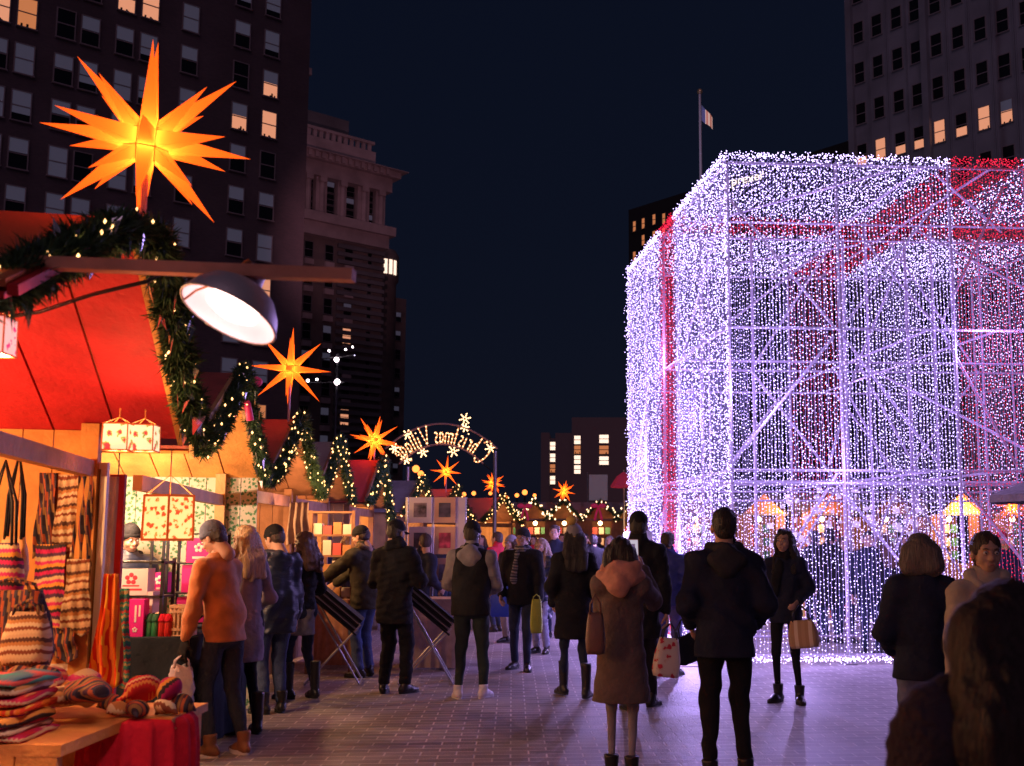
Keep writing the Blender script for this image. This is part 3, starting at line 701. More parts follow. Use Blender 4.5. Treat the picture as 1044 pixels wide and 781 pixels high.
star('orange star lantern seen through the right side of the light cube', P(1032, 517, 24), .4, (.1, .1, .4), 9, False, 1.0)

# ---- lit arch sign, seen from behind (mirrored words)
AY = 32.0
ar = thing('arch_sign', 'lit arch reading Christmas Village seen from behind above the stalls', 'arch sign', P(452, 550, AY) * 1)
ac = Vector(ar.location); ac.z = 0; ar.location = ac
def A(px, py): v = P(px, py, AY) - ac; v.y = 0; return v
# circle arc through three photo points of the lower rail
def arcpt(u, off):   # u 0..1 left to right
    pts = [(409, 476), (430, 459), (450, 453), (472, 458), (491, 469)]
    x = 407 + u * 86; y = 453 + ((x - 450) / 43) ** 2 * 20
    tang = Vector((1, 2 * (x - 450) / 43 ** 2 * 20)); nrm = Vector((tang.y, -tang.x)).normalized()
    return A(x + nrm.x * off, y + nrm.y * off)
m = MB()
m.tube([arcpt(i / 24, 0) for i in range(25)], .03, 6); m.tube([arcpt(i / 24, 21) for i in range(25)], .03, 6)
m.build('rail', mat('arch_rail', (.5, .3, .3), .5, .5), ar)
GL = {'C': [[(.9, .8), (.6, 1), (.3, .9), (.1, .6), (.1, .35), (.3, .05), (.6, 0), (.9, .2)]], 'h': [[(.15, 0), (.15, 1)], [(.15, .45), (.45, .6), (.75, .45), (.75, 0)]], 'r': [[(.2, 0), (.2, .6)], [(.2, .4), (.5, .6), (.75, .55)]], 'i': [[(.5, 0), (.5, .6)], [(.5, .8), (.5, .85)]],
      's': [[(.75, .55), (.4, .62), (.2, .45), (.7, .2), (.5, 0), (.15, .08)]], 't': [[(.5, 0), (.5, .95)], [(.2, .6), (.8, .6)]], 'm': [[(.05, 0), (.05, .6)], [(.05, .5), (.3, .6), (.5, .5), (.5, 0)], [(.5, .5), (.75, .6), (.95, .5), (.95, 0)]],
      'a': [[(.8, .6), (.8, 0)], [(.8, .5), (.45, .62), (.15, .35), (.35, .02), (.8, .15)]], 'V': [[(.05, 1.1), (.45, 0), (.9, 1.1)]], 'l': [[(.5, 0), (.5, 1.1)]], 'g': [[(.8, .6), (.8, -.2), (.4, -.35), (.15, -.2)], [(.8, .5), (.45, .62), (.15, .35), (.4, .05), (.8, .15)]], 'e': [[(.15, .3), (.8, .35), (.6, .6), (.3, .58), (.12, .3), (.35, .02), (.75, .1)]]}
text = 'Christmas Village'; beads = MB(); wire = MB(); u = .985
wd = {'C': .115, 'm': .085, 'V': .09, 'i': .032, 'l': .032, 'r': .05, 't': .05, ' ': .035}
tot = sum(wd.get(c, .056) for c in text)
letter_tube = emit('letter_glow', (1, .36, .14), 1.1)
for ch in text:
    w_ = wd.get(ch, .056) / tot * .97
    if ch in GL:
        sc_h = 26 if ch == 'C' else 19
        for stroke in GL[ch]:
            p3 = [arcpt(u - x * w_ * .9, (1 if ch != 'C' else -4) + y * sc_h) for x, y in stroke]
            wire.tube(p3, .02, 5)
            for i in range(len(p3) - 1):
                d = (p3[i + 1] - p3[i]).length; nb = max(1, int(d / .11))
                for j in range(nb): beads.octa(p3[i].lerp(p3[i + 1], (j + .5) / nb) + Vector((0, -.03, 0)), .024)
    u -= w_
wire.build('lettering', letter_tube, ar); beads.build('letter_bulbs', emit('arch_bulb', (1, .55, .25), 4), ar)
sf = MB()
for (px, py, r) in ((474, 427, 5.5), (474, 436, 4), (415, 443, 4.5), (431, 461, 5), (462, 460, 5.5), (500, 457, 5), (402, 457, 4.5), (414, 469, 4)):
    c = A(px, py)
    for k in range(6):
        a = k * PI / 3 + .2
        for q in (1, 2, 3): sf.octa(c + Vector((math.cos(a), 0, math.sin(a))) * (r * .029 * q / 3), .027)
sf.build('snowflake', emit('arch_bulb', (1, .55, .25), 4), ar)
for px, py in ((416, 476), (505, 460)):
    a = A(px, py); m = MB(); m.tube([(a.x, 0, 0), a], .06, 8); m.build('post', steel, ar)
m = MB(); m.tube([arcpt(1, 0), A(505, 483)], .015, 4); m.build('stay_wire', black_metal, ar)

# ------------------------------------------------------------------ the light cube
O = G(746, 679); O.z = 0
e_ = Vector((.995, .07, 0)).normalized(); s_ = Vector((-.165, .986, 0)).normalized(); zz = Vector((0, 0, 1))
S = 6.45; SE = 6.85; H = (P(745, 160, O.y).z)
cube = thing('light_cube', 'huge gift box shaped cube of violet white light curtains with red bands on scaffolding', 'light installation', O)
bead_w = emit('violet_white_led', (.60, .46, 1.0), 4.4)
bead_r = emit('red_led', (1, .02, .07), 1.4)
wire_w = mat('lit_clear_cable', (.3, .25, .42), .4, emis=(.42, .32, .95), es=.5, nosample=True)  # violet glow between the beads is put into the cable emission
wire_r = mat('lit_red_cable', (.4, .1, .15), .4, emis=(.8, .08, .2), es=.2, nosample=True)
OC = np.array([(1, 0, 0), (-1, 0, 0), (0, 1, 0), (0, -1, 0), (0, 0, 1), (0, 0, -1)], dtype=np.float32)
OF = np.array([(0, 2, 4), (2, 1, 4), (1, 3, 4), (3, 0, 4), (2, 0, 5), (1, 2, 5), (3, 1, 5), (0, 3, 5)])
def curtain(o, u, U, v, V, su, sv, ms, r=.0085, jit=.014, missing=.06, name='light_curtain', rows_jit=.35):
    o = np.array(o, dtype=float); u = np.array(u, dtype=float); v = np.array(v, dtype=float); n = np.cross(u, v)
    nu = max(1, int(round(U / su))); nv = int(V / sv)
    I, J = np.meshgrid(np.arange(nu), np.arange(nv), indexing='ij')
    ph = rng.random(nu)[:, None]
    A_ = (I + .5) * (U / nu) + rng.normal(size=I.shape) * jit * .45; B_ = (J + ph + rng.normal(size=I.shape) * rows_jit * .5) * sv
    C_ = rng.normal(size=I.shape) * jit
    keep = (rng.random(I.shape) > missing) & (B_ < V) & (B_ > 0)
    A_, B_, C_ = A_[keep], B_[keep], C_[keep]
    c = o + A_[:, None] * u + B_[:, None] * v + C_[:, None] * n
    rr = r * rng.uniform(.75, 1.3, len(c))
    Vb = (c[:, None, :] + OC[None] * rr[:, None, None]).reshape(-1, 3)
    Fb = (np.arange(len(c))[:, None, None] * 6 + OF[None]).reshape(-1, 3)
    # cables
    Vw = []; Fw = []
    wr_ = .0022; sgm = max(2, int(V / .55)); k = 0
    for i in range(nu):
        t = np.linspace(0, V, sgm + 1); off = rng.normal(size=sgm + 1) * .008
        cen = o + ((i + .5) * U / nu + off)[:, None] * u + t[:, None] * v
        for q in range(3):
            a = 2 * PI * q / 3; Vw.append(cen + (math.cos(a) * u + math.sin(a) * n) * wr_)
        for s in range(sgm):
            for q in range(3):
                a0 = k + q * (sgm + 1) + s; a1 = k + ((q + 1) % 3) * (sgm + 1) + s
                Fw.append((a0, a1, a1 + 1)); Fw.append((a0, a1 + 1, a0 + 1))
        k += 3 * (sgm + 1)
    Vw = np.concatenate(Vw); Fw = np.array(Fw) + len(Vb)
    mi = np.concatenate([np.zeros(len(Fb), int), np.ones(len(Fw), int)])
    return np_obj(name, np.concatenate([Vb, Vw]), np.concatenate([Fb, Fw]), list(ms), cube, mi=mi)
MW = (bead_w, wire_w); MR = (bead_r, wire_r)
R0, R1 = 2.80, 3.72; E0, E1 = 3.15, 4.2; QE = (E0, E1, SE)
def face(o, u, su, sv, r=.0095, missing=.06, jit=.014, q=(2.8, 3.72, 6.45)):
    z0_ = .06
    for a, b, ms in ((0, q[0], MW), (q[0], q[1], MR), (q[1], q[2], MW)):
        curtain(Vector(o) + Vector(u) * a + zz * z0_, u, b - a, zz, H - z0_, su, sv, ms, r, jit, missing)
ex, sx_ = tuple(e_), tuple(s_)
face((0, 0, 0), e_, .050, .056, .0078, q=QE)                     # front, the sparse one
face((0, 0, 0), s_, .052, .055, .0082, .07, .035)              # left
face(s_ * S, e_, .07, .070, .0088, q=QE)                          # back
face(e_ * SE, s_, .07, .070, .0088)                          # right
for a, b in ((0, E0), (E0, E1), (E1, SE)):
    for c, d in ((0, R0), (R0, R1), (R1, S)):
        red = (a == E0) or (c == R0)
        curtain(zz * H + e_ * a + s_ * c, e_, b - a, s_, d - c, .062, .062, MR if red else MW, .0086, .05, .08)
# an inner loose curtain layer round the core scaffold
for (a, b, c) in ((1.6, 2.9, 3.0), (3.8, 5.2, 4.6)):
    curtain(e_ * a + s_ * c + zz * .1, e_, b - a, zz, H - .2, .11, .09, MW, .0105, .03, .1)
# bushy lights along edges
m = MB()
def fuzz(a, b, n, up, mr, sp=.05):
    for i in range(n):
        p = Vector(a).lerp(Vector(b), random.random()) + Vector((random.gauss(0, sp * .5), random.gauss(0, sp * .5), random.gauss(0, sp * .4) + up * random.random()))
        mr.octa(p, .0088)
A0, A1, A2, A3 = Vector((0, 0, 0)), e_ * SE, e_ * SE + s_ * S, s_ * S
fuzz(A0 + zz * H, e_ * E0 + zz * H, 420, .06, m); fuzz(e_ * E1 + zz * H, A1 + zz * H, 400, .06, m); fuzz(A0 + zz * H, s_ * R0 + zz * H, 380, .06, m); fuzz(s_ * R1 + zz * H, A3 + zz * H, 380, .06, m)
fuzz(A0 + zz * .07, A1 + zz * .07, 1300, 0, m); fuzz(A0 + zz * .07, A3 + zz * .07, 900, 0, m); fuzz(A3 + zz * .07, A2 + zz * .07, 700, 0, m)
for q in (A0, A3, A1): fuzz(q, q + zz * H, 500, 0, m, .03)
m.build('edge_lights', bead_w, cube)
m = MB(); fuzz(e_ * E0 + zz * H, e_ * E1 + zz * H, 150, .06, m); fuzz(s_ * R0 + zz * H, s_ * R1 + zz * H, 150, .06, m); m.build('edge_lights', bead_r, cube)
# scaffold
sc_w = mat('scaffold_tube', (.55, .48, .6), .45, .35)
gx = [0, 1.42, 2.78, 3.72, 5.1, S]; ge = [0, 1.55, 3.12, 4.2, 5.5, SE]; lv = [.12, 2.5, 4.4, H - .06]
def rod(name, a, b, r=.024, mt=None):
    m = MB(); m.tube([a, b], r, 8); return m.build(name, mt or sc_w, cube)
ins = .05
for i, x in enumerate(ge):
    for j, y in enumerate(gx):
        edge = i in (0, 5) or j in (0, 5); inner = (i in (2, 3)) and (j in (2, 3)) or (j == 3 and i in (1, 4))
        if not edge and not inner: continue
        p = e_ * (min(max(x, ins), SE - ins)) + s_ * (min(max(y, ins), S - ins))
        rod('scaffold_pole', p + zz * .02, p + zz * (H - .03))
        if j == 0 or i == 0:
            b = MB(); b.box(p + zz * .012, (.16, .16, .02)); b.tube([p + zz * .02, p + zz * .16], .035, 8); b.build('base_plate', steel, cube)
for z in lv:
    for (a, b) in ((A0 + s_ * ins, A1 + s_ * ins), (A0 + e_ * ins, A3 + e_ * ins), (A3 - s_ * ins, A2 - s_ * ins), (A1 - e_ * ins, A2 - e_ * ins)):
        rod('ledger', a + zz * z, b + zz * z, .02)
        if abs(z - 2.5) < .1: rod('ledger', a + zz * (z - .17), b + zz * (z - .17), .02)
    for y in (gx[2], gx[3]):
        rod('ledger', s_ * y + zz * z + e_ * .05, s_ * y + zz * z + e_ * (SE - .05), .02)
        rod('ledger', e_ * y + zz * z + s_ * .05, e_ * y + zz * z + s_ * (S - .05), .02)
def fp_(x, y, z): return e_ * (x * 1.06) + s_ * y + zz * z
br = [((.05, .08, H - .5), (1.42, .08, 4.4)), ((1.42, .1, 2.5), (.1, .1, .4)), ((1.42, .1, 2.3), (2.75, .1, .5)), ((2.75, .1, H - .6), (1.5, .1, 4.4)), ((1.4, .1, 4.3), (.08, .1, 2.6)), ((1.46, .1, 4.4), (2.7, .1, 2.6)), ((2.8, .1, 4.4), (3.7, .1, 2.6)), ((3.7, .1, H - .3), (2.8, .1, 4.5)), ((3.0, .1, 2.3), (4.4, .1, .4)),
      ((.08, 0.1, H - .3), (.08, 2.7, 4.4)), ((.08, 2.8, 2.4), (.08, 3.7, .4)), ((.08, 3.7, 2.5), (.08, 5.1, .4)), ((.08, 5.1, 4.4), (.08, 6.3, 2.5)),
      ((1.42, 3.7, .3), (2.78, 3.7, 2.5)), ((2.78, 3.7, 2.5), (1.42, 3.7, 4.4)), ((3.72, 3.7, 2.5), (5.1, 3.7, 4.4)), ((2.78, 2.8, .3), (3.72, 2.8, 2.5)), ((3.72, 2.8, 2.5), (2.78, 2.8, 4.4)), ((2.78, 2.8, 4.4), (3.72, 2.8, H - .1)),
      ((1.42, 3.7, 4.4), (2.78, 3.7, H - .1)), ((5.1, 3.7, 4.4), (3.72, 3.7, H - .1)), ((2.78, 2.8, 4.4), (1.3, .1, 2.6)), ((2.78, 2.8, 4.4), (4.2, .1, 2.6)), ((2.78, 3.7, H - .1), (.1, 3.7, 4.4)), ((2.78, 2.8, H - .1), (2.78, .1, 4.4)), ((3.72, 2.8, H - .1), (5.0, .1, 4.4)),
      ((.1, 6.3, .3), (1.42, 6.3, 2.4)), ((1.42, 6.3, 2.5), (2.78, 6.3, 4.4)), ((3.72, 6.3, 4.4), (5.1, 6.3, 2.5)), ((5.1, 6.3, 2.5), (6.3, 6.3, .3)), ((2.78, 3.7, .3), (3.72, 3.7, 2.5)), ((3.72, 3.7, 2.5), (2.78, 3.7, 4.4)), ((4.2, .1, 4.4), (5.1, .1, H - .2)), ((5.1, .1, 4.3), (3.8, .1, 2.6))]
for a, b in br: rod('diagonal_brace', fp_(*a), fp_(*b), .021)
for a, b in (((.1, 3.2, H - .1), (2.2, .1, H - .1)), ((6.3, 3.2, H - .12), (4.0, .1, H - .12)), ((.1, 6.3, H - .14), (3.2, 3.7, H - .14)), ((2.8, .1, H - .13), (5.1, 2.8, H - .13))): rod('diagonal_brace', fp_(*a), fp_(*b), .02)
# name lettering near the top left corner
def text_mesh(s, size, mt, name, parent, mtx, ext=.004):
    c = bpy.data.curves.new('lettering', 'FONT'); c.body = s; c.size = size; c.extrude = ext; c.shear = .25
    o = bpy.data.objects.new('tmp', c); COL.objects.link(o); bpy.context.view_layer.update()
    me = bpy.data.meshes.new_from_object(o.evaluated_get(bpy.context.evaluated_depsgraph_get())); bpy.data.objects.remove(o)
    me.materials.clear(); me.materials.append(mt)
    o = bpy.data.objects.new(name, me); COL.objects.link(o); o.parent = parent; o.matrix_local = mtx; return o
Mx = Matrix.Translation(e_ * .08 - s_ * .05 + zz * (H - .42)) @ Matrix.Rotation(math.atan2(e_.y, e_.x), 4, 'Z') @ Matrix.Rotation(math.radians(90), 4, 'X') @ Matrix.Rotation(math.radians(14), 4, 'Z')
text_mesh('prexer', .17, emit('sign_white', (1, .8, .75), 1.2), 'lettering', cube, Mx)
# white paper ornaments inside the back of the cube
m = MB()
for i in range(170):
    p = fp_(random.uniform(2.2, 5.0), random.uniform(5.2, 6.1), random.uniform(.5, 2.6)); s = random.uniform(.04, .09)
    m.box(p, (s * 1.6, .004, s * 1.3), Matrix.Rotation(random.uniform(-.9, .9), 3, 'Z') @ Matrix.Rotation(random.uniform(-.5, .5), 3, 'Y'))
    m.tube([p + zz * s * .6, p + zz * (s * .6 + .1)], .002, 3)
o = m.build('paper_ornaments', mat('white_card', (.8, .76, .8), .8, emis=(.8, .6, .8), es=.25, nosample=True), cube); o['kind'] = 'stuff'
# added point lamps standing in for the glow of the LED curtains
for (x, y, z) in ((1.4, 1.6, 5.4), (4.8, 1.8, 5.2), (3.2, 4.6, 4.0), (1.2, 4.6, 2.4)):
    point(O + fp_(x, y, z), (.5, .33, 1), 50, .05, 'curtain_glow_lamp')
for (x, y, z, w_) in ((.7, -.35, .9, 34), (2.4, -.35, 1.2, 34), (4.4, -.35, 1.0, 34), (1.4, -.35, 2.6, 34), (5.6, -.35, 2.2, 34), (6.6, -.35, .8, 34), (.3, -.4, 3.6, 60), (3.4, -.4, 4.2, 60), (-.3, .8, .8, 70), (-.3, 1.6, 3.4, 90), (-.3, 2.6, 1.5, 80), (-.3, 3.4, 4.6, 90), (-.3, 4.2, .9, 70), (-.3, 5.0, 3.0, 90), (-.3, 5.9, 1.8, 80)):
    point(O + fp_(x, y, z), (.50, .36, 1), w_ * 1.15, .012, 'curtain_fill_lamp')
# ------------------------------------------------------------------ people: smooth-union distance fields polygonised with surface nets
def surface_nets(F, org, h):
    nx, ny, nz = F.shape; S = F < 0
    c = [(i, j, k) for i in (0, 1) for j in (0, 1) for k in (0, 1)]
    def sl(A, o): return A[o[0]:nx - 1 + o[0], o[1]:ny - 1 + o[1], o[2]:nz - 1 + o[2]]
    acc = np.zeros((nx - 1, ny - 1, nz - 1, 3), np.float32); cnt = np.zeros((nx - 1, ny - 1, nz - 1), np.float32)
    for a in c:
        for ax in range(3):
            if a[ax] == 1: continue
            b = list(a); b[ax] = 1; b = tuple(b)
            Fa, Fb = sl(F, a), sl(F, b); m = (Fa < 0) != (Fb < 0)
            t = np.where(m, Fa / np.where(m, Fa - Fb, 1), 0)
            for q in range(3):
                acc[..., q] += np.where(m, a[q] + (t if q == ax else 0), 0)
            cnt += m
    act = cnt > 0; idx = -np.ones(cnt.shape, int); idx[act] = np.arange(act.sum())
    I = np.argwhere(act); V = (acc[act] / cnt[act][:, None] + I) * h + org
    Fs = []
    for ax in range(3):
        o1, o2 = [(1, 2), (2, 0), (0, 1)][ax]
        s0 = [slice(1, -1)] * 3; s0[ax] = slice(0, -1); s1 = list(s0); s1[ax] = slice(1, None)
        A = S[tuple(s0)]; B = S[tuple(s1)]; m = A != B
        E = np.argwhere(m); E = E + np.array([0 if q == ax else 1 for q in range(3)])
        flip = A[m]
        def g(d1, d2):
            X = E.copy(); X[:, o1] -= d1; X[:, o2] -= d2; return idx[X[:, 0], X[:, 1], X[:, 2]]
        q = np.stack([g(1, 1), g(0, 1), g(0, 0), g(1, 0)], 1)
        q[~flip] = q[~flip][:, ::-1]; Fs.append(q)
    return V, np.concatenate(Fs)
class Sdf:
    """primitives: ('c', a, b, ra, rb, sy) round cone flattened front to back by sy, ('e', c, (rx, ry, rz), R) ellipsoid"""
    def __init__(s): s.p = []; s.sub = []; s.cut = []; s.amp = 0; s.k = .03; s.strand = 0
    def c(s, a, b, ra, rb=None, sy=1.0, sx=1.0): s.p.append(('c', np.array(a, float), np.array(b, float), ra, ra if rb is None else rb, sy, sx)); return s
    def e(s, c, r, R=None): s.p.append(('e', np.array(c, float), np.array(r, float), R)); return s
    def bounds(s):
        lo = np.full(3, 9e9); hi = -lo
        for q in s.p:
            if q[0] == 'c':
                r = max(q[3], q[4]) * max(1, q[5], q[6]) + .02
                for v in (q[1], q[2]): lo = np.minimum(lo, v - r); hi = np.maximum(hi, v + r)
            else:
                r = q[2].max() + .02; lo = np.minimum(lo, q[1] - r); hi = np.maximum(hi, q[1] + r)
        return lo, hi
    def ev(s, q, X):
        if q[0] == 'c':
            _, a, b, ra, rb, sy, sx = q
            sc_ = np.array([1 / sx, 1 / sy, 1]); A = a * sc_; B = b * sc_; d = B - A; P_ = X * sc_ - A
            t = np.clip((P_ @ d) / max(d @ d, 1e-9), 0, 1); r = ra + (rb - ra) * t
            dd = np.linalg.norm(P_ - t[..., None] * d, axis=-1) - r
            return dd * min(1, sy, sx) ** .5
        _, c, r, R = q; P_ = X - c
        if R is not None: P_ = P_ @ np.array(R)
        k0 = np.linalg.norm(P_ / r, axis=-1); k1 = np.linalg.norm(P_ / (r * r), axis=-1)
        return k0 * (k0 - 1) / np.maximum(k1, 1e-6)
    def mesh(s, h, seed=0):
        lo, hi = s.bounds(); lo = lo - 3 * h; hi = hi + 3 * h
        n = np.ceil((hi - lo) / h).astype(int) + 1
        g = [lo[i] + np.arange(n[i]) * h for i in range(3)]
        X = np.stack(np.meshgrid(*g, indexing='ij'), -1).astype(np.float32)
        D = None
        for q in s.p:
            d = s.ev(q, X)
            if D is None: D = d
            else:
                hh = np.clip(.5 + .5 * (D - d) / s.k, 0, 1); D = D * (1 - hh) + d * hh - s.k * hh * (1 - hh)
        for q, k in s.sub:
            d = -s.ev(q, X); hh = np.clip(.5 - .5 * (D - d) / k, 0, 1); D = D * (1 - hh) + d * hh + k * hh * (1 - hh)
        if s.amp:
            r = np.random.default_rng(seed); N = 0
            for i in range(5):
                w = r.normal(size=3) * (14 + 7 * i); w[2] *= 1.5; N = N + np.sin(X @ w + r.random() * 6 + 1.5 * np.sin(X @ (r.normal(size=3) * 9))) / (1 + .5 * i)
            D = D - s.amp * N
        if s.strand:
            r = np.random.default_rng(seed + 5); N = 0
            for i in range(4):
                a = r.random() * 6.28; w = 110 + 55 * i
                N = N + np.sin((X[..., 0] * math.cos(a) + X[..., 1] * math.sin(a)) * w + 1.6 * np.sin(X[..., 2] * (9 + 4 * i) + a) + .8 * np.sin(X[..., 2] * 23 + i)) / (1 + .4 * i)
            D = D - s.strand * N
        for (nrm, off) in s.cut: D = np.maximum(D, X @ np.array(nrm, dtype=np.float32) - off)
        return surface_nets(D.astype(np.float32), lo, h)
def rotm(yaw=0, pitch=0, roll=0):
    return np.array(Matrix.Rotation(yaw, 3, 'Z') @ Matrix.Rotation(pitch, 3, 'X') @ Matrix.Rotation(roll, 3, 'Y'))

# head template: origin at the head centre, face towards +y
def head_sdf(fem):
    s = Sdf(); s.k = .022
    s.e((0, -.014, .028), (.073, .092, .085)); s.e((0, .018, -.028), (.060, .068, .078)); s.e((0, .036, -.078), (.036 if fem else .042, .042, .032))
    s.e((.034, .056, -.028), (.026, .022, .026)); s.e((-.034, .056, -.028), (.026, .022, .026)); s.e((0, .072, .034), (.05, .018, .012))
    s.c((0, -.02, -.05), (0, -.045, -.17), .05 if fem else .057, .052 if fem else .062)
    return s
def head_mesh(fem, h):
    s = head_sdf(fem); s.sub = [(('e', np.array((x, .098, .008)), np.array((.019, .02, .012)), None), .014) for x in (-.031, .031)]
    V1, F1 = None, None
    s.k = .022; s.c((0, .080, .012), (0, .100, -.022), .009, .0135); s.c((-.011, .09, -.026), (.011, .09, -.026), .008)
    s.k = .014
    s.c((-.02, .081, -.054), (.02, .081, -.054), .0068); s.c((-.016, .081, -.063), (.016, .081, -.063), .0075)
    for x in (-1, 1): s.e((x * .077, -.008, -.012), (.011, .020, .032))
    return s.mesh(h)
def hand_mesh(curl):
    s = Sdf(); s.k = .009
    s.c((0, 0, .02), (0, 0, -.03), .024, .030, .62); s.c((0, 0, -.03), (.004, 0, -.075), .036, .038, .42)
    for i, (x, l, r) in enumerate(((-.028, .068, .0085), (-.009, .078, .0088), (.010, .072, .0085), (.028, .056, .0075))):
        p = np.array((x, 0, -.088)); a = curl * .55
        for seg in (.46, .32, .26):
            q = p + np.array((x * .08, math.sin(a), -math.cos(a))) * l * seg
            s.c(p, q, r, r * .9); p = q; a += curl * .75
    p = np.array((-.030, .006, -.035)); q = p + (-.024, .014 + .01 * curl, -.030); r_ = q + np.array((.002 + .012 * curl, .012 + .012 * curl, -.028)); s.c(p, q, .013, .011); s.c(q, r_, .0105, .009)
    return s.mesh(.0055)
HEADS = {}; HANDS = {}
def get_head(fem, h):
    if (fem, h) not in HEADS: HEADS[(fem, h)] = head_mesh(fem, h)
    return HEADS[(fem, h)]
def get_hand(c):
    if c not in HANDS: HANDS[c] = hand_mesh(c)
    return HANDS[c]
skin_m = mat('skin', (.52, .30, .22), .55, bump=.1, bs=80, spec=.4)
skin_d = mat('tan_skin', (.38, .21, .14), .55, bump=.1, bs=80, spec=.4)
glove_m = cloth('black_glove', (.02, .02, .025))
lip_m = mat('lips', (.42, .12, .11), .45); eye_w = mat('eye', (.55, .5, .5), .25); eye_d = mat('iris', (.03, .02, .015), .15); brow_m = mat('eyebrow', (.05, .03, .025), .8)
def hair_mat(name, c): return mat(name, c, .5, bump=.8, bs=55, var=.35, vs=30, stretch=(3, 3, .25), spec=.45)
black_hair = hair_mat('black_hair', (.022, .016, .018)); brown_hair = hair_mat('brown_hair', (.10, .045, .03)); blond_hair = hair_mat('blond_hair', (.48, .33, .20)); grey_hair = hair_mat('grey_hair', (.28, .25, .25)); dark_brown_hair = hair_mat('dark_brown_hair', (.05, .027, .022))
def lerp(a, b, t): return a + (b - a) * t
def ik(S, T, l1, l2, pole):
    d = T - S; L = np.linalg.norm(d); L2 = min(L, (l1 + l2) * .999); d = d / max(L, 1e-6); T = S + d * L2
    a = (l1 * l1 - l2 * l2 + L2 * L2) / (2 * L2); hgt = math.sqrt(max(l1 * l1 - a * a, 0))
    p = np.array(pole, float); p = p - d * (p @ d); p /= max(np.linalg.norm(p), 1e-6)
    return S + d * a + p * hgt, T

